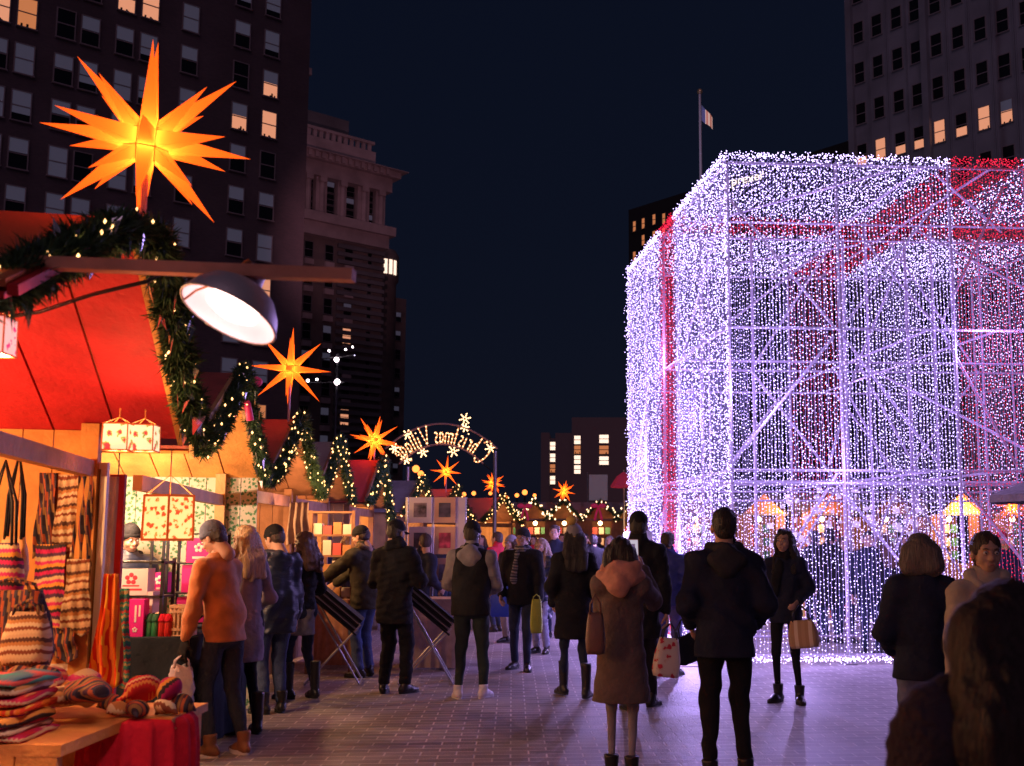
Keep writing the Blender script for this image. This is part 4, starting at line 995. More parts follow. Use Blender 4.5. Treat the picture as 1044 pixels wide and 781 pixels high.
def person(label, px, py, hgt=1.75, yaw=0, fem=False, lh=None, rh=None, stance=((-.09, 0), (.09, 0)), head=(0, 0), lean=0, clothes=(), res=.016, skin=None, gloves=False, curl=.7, pos=None, group=None, lift=(0, 0), twist=0, neck=0):
    """local frame: +y is where the person faces, x to the person's right; yaw 0 faces away from the camera"""
    K = hgt / 1.75; g0 = Vector(pos) if pos is not None else G(px, py); skin = skin or skin_m
    shx = .155 if fem else .182
    def tz(z): return lean * max(0, z - .95)
    J = {}
    sw = (stance[0][1] + stance[1][1]) * .5
    for i, (sd, st) in enumerate(zip((-1, 1), stance)):
        J['hip', sd] = np.array((sd * .085, 0, .93)); J['ank', sd] = np.array((st[0], st[1], .085 + lift[i]))
        J['knee', sd], J['ank', sd] = ik(J['hip', sd], J['ank', sd], .43, .43, (0, 1, 0))
        J['sh', sd] = np.array((sd * shx * math.cos(twist), tz(1.40) + sd * shx * math.sin(twist), 1.40))
        tgt = (lh if sd < 0 else rh)
        if tgt is None: tgt = (sd * (shx + .07), .05, .84)
        tgt = np.array(tgt, float); pole = (sd * .5, -1, -.35) if tgt[2] < 1.2 else (sd * .35, -.1, -1)
        J['elb', sd], J['wr', sd] = ik(J['sh', sd], tgt, .285, .26, pole)
    nb = np.array((0, tz(1.48) - .015, 1.50 + neck)); hc = nb + np.array((0, .03 + math.sin(-head[1]) * .05, .125))
    HR = rotm(head[0], head[1])
    parts = []
    # ---- body: coarse trunk and limbs, fine head and hands, one mesh
    s = Sdf(); s.k = .05
    s.c((0, tz(1.3), 1.33), (0, tz(1.05), 1.08), .115, .10, .7); s.c((0, 0, 1.05), (0, 0, .95), .10, .10, .72)
    for sd in (-1, 1):
        s.c(J['sh', sd] * (.7, 1, 1), J['sh', sd], .05, .045); s.c(J['sh', sd], J['elb', sd], .042, .033); s.c(J['elb', sd], J['wr', sd], .032, .023)
        s.c(J['hip', sd], J['knee', sd], .058, .036); s.c(J['knee', sd], J['ank', sd], .034, .024)
        f = J['ank', sd] * (1, 1, 1); s.c(f - (0, .01, .04), f + (0, .07, -.05), .022, .018)
    s.c(nb - (0, 0, .1), nb + (0, 0.01, .02), .055, .05)
    V, Fq = s.mesh(.024); Vs = [V]; Fs = [Fq]; MI = [np.zeros(len(Fq), int)]; n = len(V)
    hv, hf = get_head(fem, .0075 if res < .02 else .011); V2 = hv @ HR.T + hc; Vs.append(V2); Fs.append(hf + n); MI.append(np.zeros(len(hf), int)); n += len(V2)
    for sd in (-1, 1):
        hv, hf = get_hand(curl); hv = hv * np.array((.92 if fem else 1.05,) * 3)
        if sd < 0: hv = hv * (-1, 1, 1); hf = hf[:, ::-1]
        d = J['wr', sd] - J['elb', sd]; d /= np.linalg.norm(d); zax = -d
        xax = np.array((0., 1., 0.)) if abs(d[1]) < .8 else np.array((0., 0., 1.))   # palm faces the body: fingers' x axis runs fore and aft
        yax = np.array((-sd, 0., 0.)); yax = yax - zax * (yax @ zax); yax /= np.linalg.norm(yax); xax = np.cross(yax, zax)
        B = np.stack([xax, yax, zax], 1)
        if sd < 0 and False: pass
        V2 = hv @ B.T + J['wr', sd]; Vs.append(V2); Fs.append(hf + n); MI.append(np.full(len(hf), 1 if gloves else 0)); n += len(V2)
    ps = np_obj('person', np.concatenate(Vs) * K, np.concatenate(Fs), [skin, glove_m], None, True, np.concatenate(MI), loc=g0)
    ps.rotation_euler = (0, 0, yaw); props(ps, label, 'person', group)
    def emitpart(name, sd_, m, h=None, seed=None):
        V, Fq = sd_.mesh(h or res, seed if seed is not None else len(label)); return np_obj(name, V * K, Fq, m, ps, True)
    if res <= .02:     # face details
        for x in (-.031, .031):
            m = MB(); c = HR @ np.array((x, .0765, .008)) + hc; m.ball(c * K, .0125 * K, 0); c2 = HR @ np.array((x, .0865, .008)) + hc; m.ball(c2 * K, .0055 * K, 1); m.build('eye', [eye_w, eye_d], ps, True)
            b = MB(); b.tube([(HR @ np.array((x * .5, .089, .03)) + hc) * K, (HR @ np.array((x, .089, .035)) + hc) * K, (HR @ np.array((x * 1.5, .078, .030)) + hc) * K], [.002, .0034, .0015], 5); b.build('eyebrow', brow_m, ps)
        b = MB(); b.ball((HR @ np.array((0, .0875, -.0585)) + hc) * K, (.017 * K, .006 * K, .0055 * K)); b.build('lips', lip_m, ps, True)
    # ---- clothing
    for cl in clothes:
        kind = cl[0]; m = cl[1]; o = cl[2] if len(cl) > 2 else {}
        q = Sdf(); q.k = .045; q.amp = o.get('amp', .0032) * 1.5; pf = o.get('puff', 0)
        if kind in ('jacket', 'coat'):
            hem = o.get('hem', .84 if kind == 'jacket' else .55); ch = (.128 if fem else .148) + pf; wa = (.112 if fem else .142) + pf; hp = (.142 if fem else .146) + pf; fl = o.get('flare', .0)
            q.c((0, tz(1.34), 1.335), (0, tz(1.2), 1.20), ch, ch * .97, .72, 1.12); q.c((0, tz(1.2), 1.2), (0, 0, 1.05), ch * .97, wa, .74, 1.1)
            q.c((0, 0, 1.05), (0, 0, .90), wa, hp, .80, 1.12)
            if hem < .88: q.c((0, 0, .90), (0, sw * .3, hem - .06), hp, hp + .01 + fl, .84, 1.1)
            for sd in (-1, 1):
                q.c((0, tz(1.47) - .01, 1.465), J['sh', sd] * (.84, 1, 1) + (0, 0, .0), .050 + pf * .5, .062 + pf * .6)
                q.c(J['sh', sd] + (0, 0, -.01), J['elb', sd], .066 + pf * .7, .054 + pf * .7); q.c(J['elb', sd], lerp(J['wr', sd], J['elb', sd], .06), .053 + pf * .7, .040 + pf * .5)
            q.c((0, nb[1], 1.45), (0, nb[1] + .005, 1.505 if o.get('nocollar') else 1.55), .08, .069 if not o.get('nocollar') else .06)
            q.cut = [((0, 0, -1), -hem)]
            q.sub = [(('c', np.array((0, nb[1] + .004, 1.515)), np.array((0, nb[1] + .03, 1.66)), .056, .07, 1, 1), .012)]
            ob = emitpart(kind, q, m); body = ob
            if o.get('hood'):
                hd = Sdf(); hd.k = .03; hd.amp = .004; yb = nb[1]
                hd.c((-.085, yb + .02, 1.49), (0, yb - .075, 1.475), .042, .05); hd.c((.085, yb + .02, 1.49), (0, yb - .075, 1.475), .042, .05); hd.e((0, yb - .095, 1.42), (.13, .045, .075)); hd.e((0, yb - .10, 1.36), (.07, .04, .06)); hd.c((-.09, yb + .02, 1.48), (-.05, yb + .09, 1.44), .032, .02); hd.c((.09, yb + .02, 1.48), (.05, yb + .09, 1.44), .032, .02)
                emitpart('hood', hd, o['hood'])
            if o.get('cuff'):
                for sd in (-1, 1):
                    cf = Sdf(); cf.c(lerp(J['wr', sd], J['elb', sd], .04), lerp(J['wr', sd], J['elb', sd], .16), .043, .045); emitpart('cuff', cf, o['cuff'])
        elif kind == 'vest':
            ch = .178; q.c((0, tz(1.34), 1.34), (0, tz(1.1), 1.1), ch, ch * .98, .74, 1.12); q.c((0, tz(1.1), 1.1), (0, 0, .86), .178, .182, .82, 1.08); q.c((-.11, tz(1.41), 1.41), (.11, tz(1.41), 1.41), .082); q.c((0, nb[1], 1.45), (0, nb[1], 1.51), .085, .078); q.cut = [((0, 0, -1), -.82)]; emitpart('vest', q, m)
        elif kind == 'trousers':
            f = o.get('fit', 0); q.k = .02; q.c((-.05, 0, .97), (.05, 0, .97), .115 + f * .3, None, .85); q.c((-.06, -.01, .89), (.06, -.01, .89), .108 + f * .3, None, .95)
            for sd in (-1, 1):
                q.c(J['hip', sd], J['knee', sd], .094 + f, .064 + f); q.c(J['knee', sd], J['ank', sd] + (0, 0, .03), .062 + f, .047 + f * 1.2)
            q.amp = o.get('amp', .0036); q.cut = [((0, 0, -1), -o.get('hem', .09))]; emitpart('trousers', q, m)
        elif kind == 'skirt':
            q.c((0, 0, 1.0), (0, 0, .9), .12, .15, .85); q.c((0, 0, .9), (0, 0, o.get('hem', .5)), .15, .2, .85); q.cut = [((0, 0, -1), -o.get('hem', .5))]; emitpart('skirt', q, m)
        elif kind in ('shoes', 'boots', 'heels'):
            for i, sd in enumerate((-1, 1)):
                a = J['ank', sd]; u = o.get('toe', (.0, .0))[i]
                S_ = Sdf(); S_.k = .03; R = lambda v: np.array((v[0] + sd * .36 * v[1], v[1], v[2] + max(0, -0) + u * v[1]))
                hl = .035 if kind == 'heels' else 0
                S_.c(a + R((0, -.045, -.045)), a + R((0, .06, -.05)), .040, .042, 1, .95); S_.c(a + R((0, .06, -.052)), a + R((0, .145, -.062)), .040, .026, 1, 1.05)
                S_.c(a + (0, -.01, -.02), a + (0, -.005, .05 if kind == 'shoes' else o.get('shaft', .22)), .044, .047 if kind == 'shoes' else .056)
                S_.cut = [((0, 0, -1), -(a[2] - .075 if kind != 'heels' else a[2] - .075)), ((0, 0, 1), a[2] + (.05 if kind == 'shoes' else o.get('shaft', .22)))]
                ob = emitpart('shoe' if kind == 'shoes' else 'boot', S_, m, .012)
                sole = MB(); pr = []
                for t in range(20):
                    an = 2 * PI * t / 20; yy = math.sin(an); xx = math.cos(an) * (.050 + (.006 if yy > 0 else -.004)); pr.append((a[0] + xx + sd * .36 * (yy * .118 + .045), a[1] + .045 + yy * .118, a[2] + u * (.045 + yy * .118)))
                zb_ = -.085; vs = [(x * K, y * K, (z + zb_) * K) for x, y, z in pr] + [(x * K, y * K, (z + zb_ + .030) * K) for x, y, z in pr]
                sole.add(vs, [tuple(range(19, -1, -1)), tuple(range(20, 40))] + [(t, (t + 1) % 20, 20 + (t + 1) % 20, 20 + t) for t in range(20)]); sole.build('sole', o.get('sole', mat('rubber_sole', (.03, .03, .03), .7)), ob)
        elif kind == 'hair':
            q.amp = o.get('amp', .003); q.strand = .0032 if o.get('style', 'short') != 'short' else .0015; q.k = .03; style = o.get('style', 'short'); T = lambda v: HR @ np.array(v, float) + hc
            q.e(T((0, -.022, .038)), (.084, .098, .090), HR); q.e(T((0, -.06, -.02)), (.072, .055, .07), HR)
            q.sub = [(('e', T((0, .095, -.03)), np.array((.062, .075, .088)), HR), .02)]
            if style == 'short': q.sub.append((('e', T((0, -.06, -.165)), np.array((.1, .1, .07)), HR), .02))
            if style in ('long', 'bob', 'wavy', 'big'):
                ln = {'long': .34, 'bob': .12, 'wavy': .30, 'big': .36}[style]; w_ = {'long': .05, 'bob': .066, 'wavy': .058, 'big': .088}[style]
                zr_ = lambda v: np.array(v, float) + hc
                for x in (-.062, -.02, .025, .064):
                    back = -.055 - .01 * abs(x)
                    q.c(T((x, back, .0)), zr_((x * (1.25 if style != 'big' else 1.3), back - .05 - (.025 if ln > .2 else -.03), -.16 if ln > .2 else -.085)), w_, w_ * .95)
                    if ln > .2: bx_ = 2.0 if style == 'big' else 1.4; q.c(zr_((x * (1.25 if style != 'big' else 1.3), back - .075, -.16)), zr_((x * bx_ + .01, back - .09, -ln + .04 * random.random())), w_ * .95, w_ * .55)
                for sd in (-1, 1):
                    q.c(T((sd * .075, -.01, .02)), zr_((sd * .088, .0, -.14 if ln > .2 else -.09)), .026, .032)
                    if o.get('front'): q.c(zr_((sd * .088, .0, -.14)), zr_((sd * .10, .055, -.30)), .034, .028)
                if style == 'wavy': q.amp = .0075
            if style == 'pony': q.c(T((0, -.11, .03)), T((0, -.15, -.03)), .03, .035); q.c(T((0, -.15, -.03)), T((0, -.13, -.13)), .035, .02)
            if style == 'bun': q.e(T((0, -.115, .02)), (.04, .035, .04))
            emitpart('hair', q, m, min(res, .012) if res < .02 else res)
        elif kind in ('beanie', 'cap', 'hoodup'):
            T = lambda v: HR @ np.array(v, float) + hc; q.amp = .0015; q.k = .02
            up = HR @ np.array((0, -.25, .97)); up = up / np.linalg.norm(up)
            if kind == 'hoodup':
                q.e(T((0, -.03, .02)), (.105, .115, .125), HR); q.c(T((0, -.03, -.06)), (0, nb[1] - .03, 1.46), .095, .11); q.amp = .004
                q.sub = [(('e', T((0, .13, -.01)), np.array((.075, .12, .11)), HR), .02)]
                emitpart('hood', q, m)
            else:
                tall = o.get('tall', 0)
                q.e(T((0, -.018, .045)), (.088, .104, .092 + tall), HR); q.cut = [(tuple(-up), -float(up @ T((0, 0, .022))))]
                ob = emitpart('beanie' if kind == 'beanie' else 'cap', q, m, .01)
                if kind == 'beanie' and o.get('brim', 1):
                    b = Sdf(); b.e(T((0, -.018, .043)), (.094, .110, .080), HR); b.cut = [(tuple(-up), -float(up @ T((0, 0, .012)))), (tuple(up), float(up @ T((0, 0, .052))))]; V, Fq = b.mesh(.01); np_obj('brim', V * K, Fq, o.get('brimmat', m), ob, True)
                if kind == 'cap':
                    b = Sdf(); b.e(T((0, .11, .028)), (.06, .07, .010), HR); V, Fq = b.mesh(.01); np_obj('peak', V * K, Fq, m, ob, True)
                if o.get('pom'):
                    b = Sdf(); b.e(T((-.03, -.05, .185)), (.055, .055, .05)); b.amp = .006; V, Fq = b.mesh(.01); np_obj('pompom', V * K, Fq, o['pom'], ob, True)
        elif kind == 'scarf':
            q.k = .018; q.amp = .009; yb = nb[1]; n_ = 10
            for rr, zz_, tk in ((.098, 1.475, .036), (.085, 1.515, .032)):
                if o.get('thin'): tk *= .7
                for i in range(n_):
                    a, b = 2 * PI * i / n_, 2 * PI * (i + 1) / n_
                    q.c((rr * math.cos(a), yb + rr * .85 * math.sin(a), zz_ + .02 * math.sin(a * 1 + 2)), (rr * math.cos(b), yb + rr * .85 * math.sin(b), zz_ + .02 * math.sin(b + 2)), tk)
            if o.get('tail'): q.c((.04, yb + .11, 1.45), (.07, yb + .13, 1.1), .035, .045, .5)
            if o.get('drape'): q.c((0, yb - .1, 1.46), (0, yb - .13, 1.40), .12, .08, .6); q.c((.13, yb - .02, 1.46), (-.02, yb - .13, 1.38), .055, .05); q.c((-.13, yb - .02, 1.47), (.0, yb - .13, 1.44), .05, .05); q.c((-.1, yb - .06, 1.53), (.1, yb - .06, 1.53), .05)
            emitpart('scarf', q, m, min(res, .014))
        elif kind == 'furcollar':
            q.k = .02; q.amp = .01; yb = nb[1]
            for i in range(9):
                a = PI * (1.0 + i / 8); q.e((.105 * math.cos(a), yb - .0 + .10 * math.sin(a), 1.50), (.036, .036, .034))
            emitpart('fur_collar', q, m, .012)
        elif kind == 'glasses':
            b = MB()
            for x in (-.031, .031):
                b.tube([(HR @ np.array((x + .021 * math.cos(t * PI / 6), .098, .006 + .016 * math.sin(t * PI / 6))) + hc) * K for t in range(13)], .002 * K, 4)
                b.tube([(HR @ np.array((x * 1.7, .096, .01)) + hc) * K, (HR @ np.array((x * 2.5, -.0, .005)) + hc) * K], .002 * K, 4)
            b.build('glasses', m, ps)
    def world(v):
        v = Vector(v) * K; v.rotate(Matrix.Rotation(yaw, 3, 'Z')); return g0 + v
    ps_info = dict(J=J, w=world, K=K, hc=hc, yaw=yaw, g=g0)
    return ps, ps_info
def arm_end(i, sd, d=.08):
    J = i['J']; v = J['wr', sd] - J['elb', sd]; v = v / np.linalg.norm(v); return i['w'](J['wr', sd] + v * d)

navy = cloth('navy_wool', (.018, .022, .045)); black_c = cloth('black_cloth', (.014, .014, .018)); char_c = cloth('charcoal_cloth', (.035, .035, .042)); jeans = cloth('blue_denim', (.07, .10, .22), bs=60); dark_jeans = cloth('dark_denim', (.03, .04, .075), bs=60)
puffer = mat('navy_puffer', (.02, .03, .07), .45, bump=.8, bs=9, var=.2, stretch=(.6, .6, 2.2)); suede = mat('rust_suede', (.50, .16, .045), .8, bump=.5, bs=14, var=.3, vs=7, sheen=.3)
mauve = cloth('mauve_wool', (.30, .24, .32)); grey_marl = cloth('grey_marl', (.24, .22, .24)); olive = cloth('olive_brown_wool', (.14, .10, .095), bs=45); salmon = cloth('salmon_scarf', (.60, .29, .22)); khaki = cloth('dark_khaki', (.055, .05, .035)); blue_c = cloth('blue_jacket_cloth', (.05, .06, .24)); tan_boot = mat('tan_leather', (.24, .10, .045), .5, bump=.3, bs=20, var=.25); blk_leather = mat('black_leather', (.02, .018, .02), .35, bump=.3, bs=30); pink_shoe = mat('pale_pink_trainer', (.80, .74, .80), .6, bump=.2, bs=40); white_sole = mat('white_sole', (.8, .75, .78), .6); slate = cloth('slate_knit', (.14, .16, .25), bs=80); cream = cloth('cream_knit', (.55, .42, .36)); beige_c = cloth('beige_canvas', (.40, .33, .28)); red_c = cloth('red_fleece', (.55, .03, .05)); tights = cloth('grey_tights', (.30, .27, .32), bs=120, bump=.1); fur = mat('brown_fur', (.20, .14, .08), .95, bump=1, bs=90, var=.5, vs=40); mustard = cloth('mustard_knit', (.55, .34, .10), bs=90)
rad = math.radians
pe = {}
# --- the queue at the second stall
pe['rust'] = person('man in a rust suede jacket and slate beanie leaning over the stall counter', 224, 770, 1.73, rad(68), rh=(.22, .40, 1.05), lh=(-.31, .10, .86), stance=((-.10, .02), (.11, -.12)), head=(rad(6), rad(-32)), lean=.20, gloves=True, res=.011,
   clothes=[('jacket', suede, {'hem': .85, 'puff': .006, 'amp': .0045, 'nocollar': 1}), ('trousers', dark_jeans, {'hem': .13}), ('boots', tan_boot, {'sole': white_sole, 'shaft': .09}), ('hair', dark_brown_hair, {'style': 'short'}), ('beanie', slate, {'tall': .012})])
pe['mauve'] = person('woman in a mauve coat with long blond hair next to the rust jacket', 246, 748, 1.72, rad(52), True, lh=(-.2, .25, 1.0), rh=(.22, .22, .98), stance=((-.08, .05), (.09, -.08)), head=(rad(20), rad(-14)), lean=.06, res=.013,
   clothes=[('coat', mauve, {'hem': .60, 'flare': .01}), ('trousers', black_c, {'fit': -.014}), ('boots', blk_leather, {'shaft': .26}), ('hair', blond_hair, {'style': 'long'})])
pe['puffer'] = person('person in a black beanie and navy puffer jacket third along the stall queue', 277, 727, 1.73, rad(42), lh=(-.22, .22, 1.0), rh=(.26, .1, .86), head=(rad(15), rad(-22)), lean=.08, res=.014,
   clothes=[('jacket', puffer, {'hem': .74, 'puff': .03, 'amp': .006, 'hood': puffer}), ('trousers', jeans, {'fit': .006}), ('boots', blk_leather, {'shaft': .12}), ('hair', dark_brown_hair, {'style': 'short'}), ('beanie', black_c)])
pe['wavy'] = person('woman with wavy auburn hair in a black jacket over grey tunic', 306, 712, 1.68, rad(62), True, lh=(-.2, .26, 1.05), rh=(.22, .24, 1.05), head=(rad(10), rad(-8)), res=.014, stance=((-.1, .08), (.1, -.1)),
   clothes=[('coat', grey_marl, {'hem': .66, 'puff': -.012}), ('jacket', black_c, {'hem': .92, 'puff': .006}), ('trousers', dark_jeans, {'fit': -.008}), ('boots', blk_leather, {'shaft': .3}), ('hair', brown_hair, {'style': 'wavy', 'front': 1})])
# --- around the print racks
pe['fur'] = person('person in a khaki jacket with fur hood reaching left to the print rack', 371, 690, 1.76, rad(62), lh=(-.28, .50, 1.08), rh=(-.05, .45, 1.05), head=(rad(10), rad(-20)), lean=.14, res=.014,
   clothes=[('jacket', khaki, {'hem': .78, 'puff': .03}), ('furcollar', fur), ('trousers', jeans, {'fit': .008}), ('shoes', blk_leather), ('hair', dark_brown_hair, {}), ('beanie', black_c)])
pe['black'] = person('man all in black with flat cap standing beside the print rack', 400, 707, 1.80, rad(-18), lh=(-.14, .26, 1.12), rh=(.2, .26, 1.12), head=(rad(-12), rad(-14)), res=.013, stance=((-.1, .0), (.12, .05)),
   clothes=[('scarf', black_c, {'thin': 1}), ('coat', black_c, {'hem': .70, 'puff': .02}), ('trousers', black_c, {'fit': .012}), ('shoes', blk_leather), ('hair', black_hair, {}), ('cap', black_c)])
pe['bluejk'] = person('person in a blue black jacket half hidden behind the man in black', 425, 676, 1.68, rad(-40), lh=(-.2, .2, 1.05), rh=(.22, .2, 1.0), head=(rad(60), rad(-10)), lean=.16, res=.016,
   clothes=[('jacket', navy, {'hem': .8, 'puff': .015}), ('trousers', dark_jeans), ('shoes', blk_leather), ('hair', dark_brown_hair, {})])
pe['light'] = person('person with pale blond hair between the rack and the fur hood', 352, 672, 1.66, rad(20), True, res=.018, clothes=[('jacket', char_c, {'hem': .8}), ('trousers', black_c), ('shoes', blk_leather), ('hair', blond_hair, {'style': 'bob'})])
pe['vest'] = person('man in a black vest over grey hoodie with pale pink trainers, back to us', 479, 712, 1.77, rad(-4), lh=(-.17, .30, 1.06), rh=(.17, .30, 1.06), stance=((-.12, 0), (.13, .05)), head=(0, rad(-12)), res=.012,
   clothes=[('jacket', grey_marl, {'hem': .86, 'puff': .012, 'amp': .005, 'hood': grey_marl}), ('vest', black_c), ('hair', black_hair), ('beanie', black_c, {'tall': .02}), ('trousers', cloth('dark_green_joggers', (.03, .045, .045)), {'fit': .0, 'amp': .005, 'hem': .07}), ('shoes', pink_shoe, {'sole': white_sole})])
# --- facing the camera, middle
pe['plaid'] = person('man in a dark jacket and beanie facing the camera, striped scarf hanging', 532, 683, 1.74, rad(168), lh=(-.24, .06, .86), rh=(.24, .12, .92), stance=((-.1, .12), (.12, -.1)), head=(rad(-12), 0), res=.013,
   clothes=[('jacket', black_c, {'hem': .80, 'puff': .02}), ('scarf', stripes('grey_plaid', [(.08, .08, .1), (.3, .28, .3), (.05, .05, .07), (.2, .2, .24)], 14), {'tail': 1, 'thin': 1}), ('trousers', dark_jeans), ('shoes', blk_leather), ('hair', dark_brown_hair, {}), ('beanie', char_c)])
pe['pufl'] = person('woman with long fair hair in a quilted navy coat and pale jeans', 552, 666, 1.62, rad(150), True, rh=(.22, .06, .86), lh=(-.1, .22, 1.1), head=(rad(10), rad(-20)), res=.014,
   clothes=[('coat', puffer, {'hem': .52, 'puff': .02, 'amp': .006}), ('trousers', cloth('pale_denim', (.30, .30, .42)), {'fit': .004}), ('boots', blk_leather, {'shaft': .1}), ('hair', hair_mat('fair_hair', (.3, .2, .14)), {'style': 'long', 'front': 1})])
pe['tallf'] = person('tall man with dark hair smiling behind the woman in the quilted coat', 565, 650, 1.84, rad(172), res=.015, clothes=[('jacket', navy, {}), ('trousers', dark_jeans), ('shoes', blk_leather), ('hair', dark_brown_hair, {})])
pe['beanw'] = person('woman with grey beanie and glasses facing us beside the red fleece', 520, 655, 1.66, rad(150), True, res=.015, head=(rad(-20), 0), clothes=[('jacket', char_c, {'puff': .02}), ('scarf', grey_marl, {}), ('trousers', beige_c, {}), ('boots', blk_leather, {'shaft': .1}), ('hair', dark_brown_hair, {'style': 'bob'}), ('beanie', grey_marl, {'tall': .01}), ('glasses', black_metal)])
pe['red'] = person('man in a red fleece with cropped hair behind the vest wearer', 506, 644, 1.74, rad(60), res=.016, clothes=[('jacket', red_c, {'puff': .02}), ('trousers', dark_jeans), ('shoes', blk_leather), ('hair', dark_brown_hair, {})])
# --- middle, backs
pe['pom'] = person('woman in a long black coat and mustard pompom beanie walking away', 585, 712, 1.74, rad(8), True, lh=(-.2, .16, .95), rh=(.2, .16, .95), stance=((-.08, .22), (.11, -.12)), lift=(0, .02), res=.012,
   clothes=[('coat', black_c, {'hem': .60, 'puff': .022, 'flare': .015}), ('trousers', dark_jeans, {'fit': -.014}), ('boots', blk_leather, {'shaft': .26}), ('hair', black_hair, {'style': 'long'}), ('beanie', grey_marl, {'tall': .015, 'brimmat': mustard, 'pom': mustard})])
pe['tall'] = person('tall man in black coat and beanie carrying two shopping bags', 652, 722, 1.86, rad(-8), lh=(-.22, .1, .86), rh=(.25, .02, .84), stance=((-.1, -.1), (.1, .12)), res=.013,
   clothes=[('coat', black_c, {'hem': .62, 'puff': .02}), ('trousers', black_c), ('shoes', blk_leather), ('hair', black_hair, {}), ('beanie', black_c, {'tall': .01, 'brim': 0})])
pe['olive'] = person('woman in an olive brown coat and salmon scarf photographing with her phone', 634, 796, 1.62, rad(-6), True, rh=(.15, .30, 1.50), lh=(-.03, .34, 1.30), stance=((-.075, .02), (.075, -.03)), head=(rad(-6), rad(4)), res=.0105,
   clothes=[('coat', olive, {'hem': .56, 'puff': .014, 'flare': .035, 'amp': .0035}), ('scarf', salmon, {'drape': 1}), ('trousers', tights, {'fit': -.022, 'amp': .0005}), ('boots', blk_leather, {'shaft': .10}), ('hair', black_hair, {'style': 'bob', 'amp': .0015})])
pe['blue'] = person('man in a blue jacket and blue trousers beside the light curtain', 682, 688, 1.70, rad(-12), rh=(.25, .0, .84), lh=(-.2, .2, 1.0), stance=((-.1, .1), (.1, -.05)), res=.013,
   clothes=[('jacket', blue_c, {'hem': .84, 'puff': .008}), ('trousers', cloth('violet_blue_trousers', (.10, .09, .28)), {'fit': .004}), ('shoes', blk_leather), ('hair', dark_brown_hair, {})])
pe['greyh'] = person('person with grey hair and pale scarf ahead of the blue jacket', 660, 668, 1.74, rad(-20), res=.015, clothes=[('jacket', navy, {'puff': .01}), ('scarf', cream, {}), ('trousers', dark_jeans), ('shoes', blk_leather), ('hair', grey_hair, {})])
pe['hood'] = person('man in a dark hooded jacket with both hands in his front pockets, seen from behind', 742, 800, 1.81, rad(2), lh=(-.20, .17, .98), rh=(.20, .17, .98), stance=((-.115, -.02), (.12, .02)), head=(rad(-4), 0), res=.0105,
   clothes=[('jacket', navy, {'hem': .80, 'puff': .016, 'hood': char_c, 'amp': .005}), ('trousers', black_c, {'fit': .0, 'amp': .005}), ('boots', blk_leather, {'shaft': .08}), ('hair', black_hair, {'style': 'short'})])
pe['facew'] = person('woman with long dark hair facing us, hand on hip, heeled ankle boots', 803, 716, 1.70, rad(158), True, lh=(-.16, .14, 1.02), rh=(.24, .05, .90), stance=((-.13, .03), (.10, -.02)), head=(rad(-10), 0), res=.0115,
   clothes=[('jacket', navy, {'hem': .80, 'puff': .006}), ('jacket', cream, {'hem': .93, 'puff': -.028, 'amp': .001, 'nocollar': 1}), ('scarf', black_c, {'thin': 1, 'tail': 1}), ('trousers', black_c, {'fit': -.016, 'amp': .001}), ('heels', blk_leather, {'shaft': .10}), ('hair', black_hair, {'style': 'wavy', 'front': 1})])
# --- right
pe['bun'] = person('person with fair cropped hair and navy jacket, back to us, right of the cube corner', 948, 834, 1.64, rad(-10), True, lh=(-.18, .22, 1.0), rh=(.18, .22, 1.0), res=.012,
   clothes=[('jacket', navy, {'hem': .84, 'puff': .022}), ('trousers', cloth('mid_denim', (.16, .18, .3)), {}), ('boots', blk_leather, {}), ('hair', hair_mat('ash_blond_hair', (.15, .115, .10)), {'style': 'bob'})])
pe['beige'] = person('woman in a beige hooded jacket facing us at the right edge', 1018, 862, 1.645, rad(172), True, head=(rad(6), rad(-6)), res=.0115, skin=skin_m,
   clothes=[('jacket', beige_c, {'hem': .84, 'puff': .01, 'hood': beige_c}), ('trousers', dark_jeans), ('boots', blk_leather), ('hair', dark_brown_hair, {'style': 'bun'})])
pe['redhat'] = person('person in a red hat beyond the beige jacket, seen through the lights', 1026, 650, 1.74, rad(180), res=.015, clothes=[('jacket', navy, {'puff': .02}), ('scarf', mustard, {}), ('trousers', dark_jeans), ('shoes', blk_leather), ('hair', dark_brown_hair, {}), ('beanie', red_c, {'tall': -.01})])
pe['near'] = person('woman with long dark hair closest to the camera at the lower right', 0, 0, 1.572, rad(4), True, pos=(.785, 2.05, 0), neck=-.055, res=.009, head=(rad(3), rad(-4)),
   clothes=[('coat', cloth('dark_plum_coat', (.045, .032, .045), bump=.8, bs=60), {'hem': .7, 'puff': .045, 'amp': .005, 'hood': cloth('dark_plum_coat', (.045, .032, .045))}), ('trousers', black_c), ('boots', blk_leather, {}), ('hair', hair_mat('raven_hair', (.03, .019, .02)), {'style': 'big', 'amp': .002})])
# --- inside the light cube
for i, (px, py, h, yw, fm, lb, c) in enumerate([(889, 668, 1.72, 170, False, 'person in dark clothes standing just inside the front light curtain', navy), (905, 668, 1.66, 20, True, 'woman beside the dark clothed figure inside the light curtain', black_c), (848, 655, 1.78, 10, False, 'man in black deeper inside the light cube', black_c), (862, 655, 1.64, 190, True, 'woman facing us deep inside the light cube', char_c), (833, 650, 1.75, 30, False, 'man in grey at the back of the light cube', char_c), (925, 652, 1.7, 200, True, 'visitor near the paper ornaments in the light cube', navy)]):
    person(lb, px, py, h, rad(yw), fm, res=.018, clothes=[('coat' if i % 2 == 0 else 'jacket', c, {'puff': .02}), ('trousers', dark_jeans), ('shoes', blk_leather), ('hair', [black_hair, brown_hair][i % 2], {'style': 'long' if fm else 'short'})])
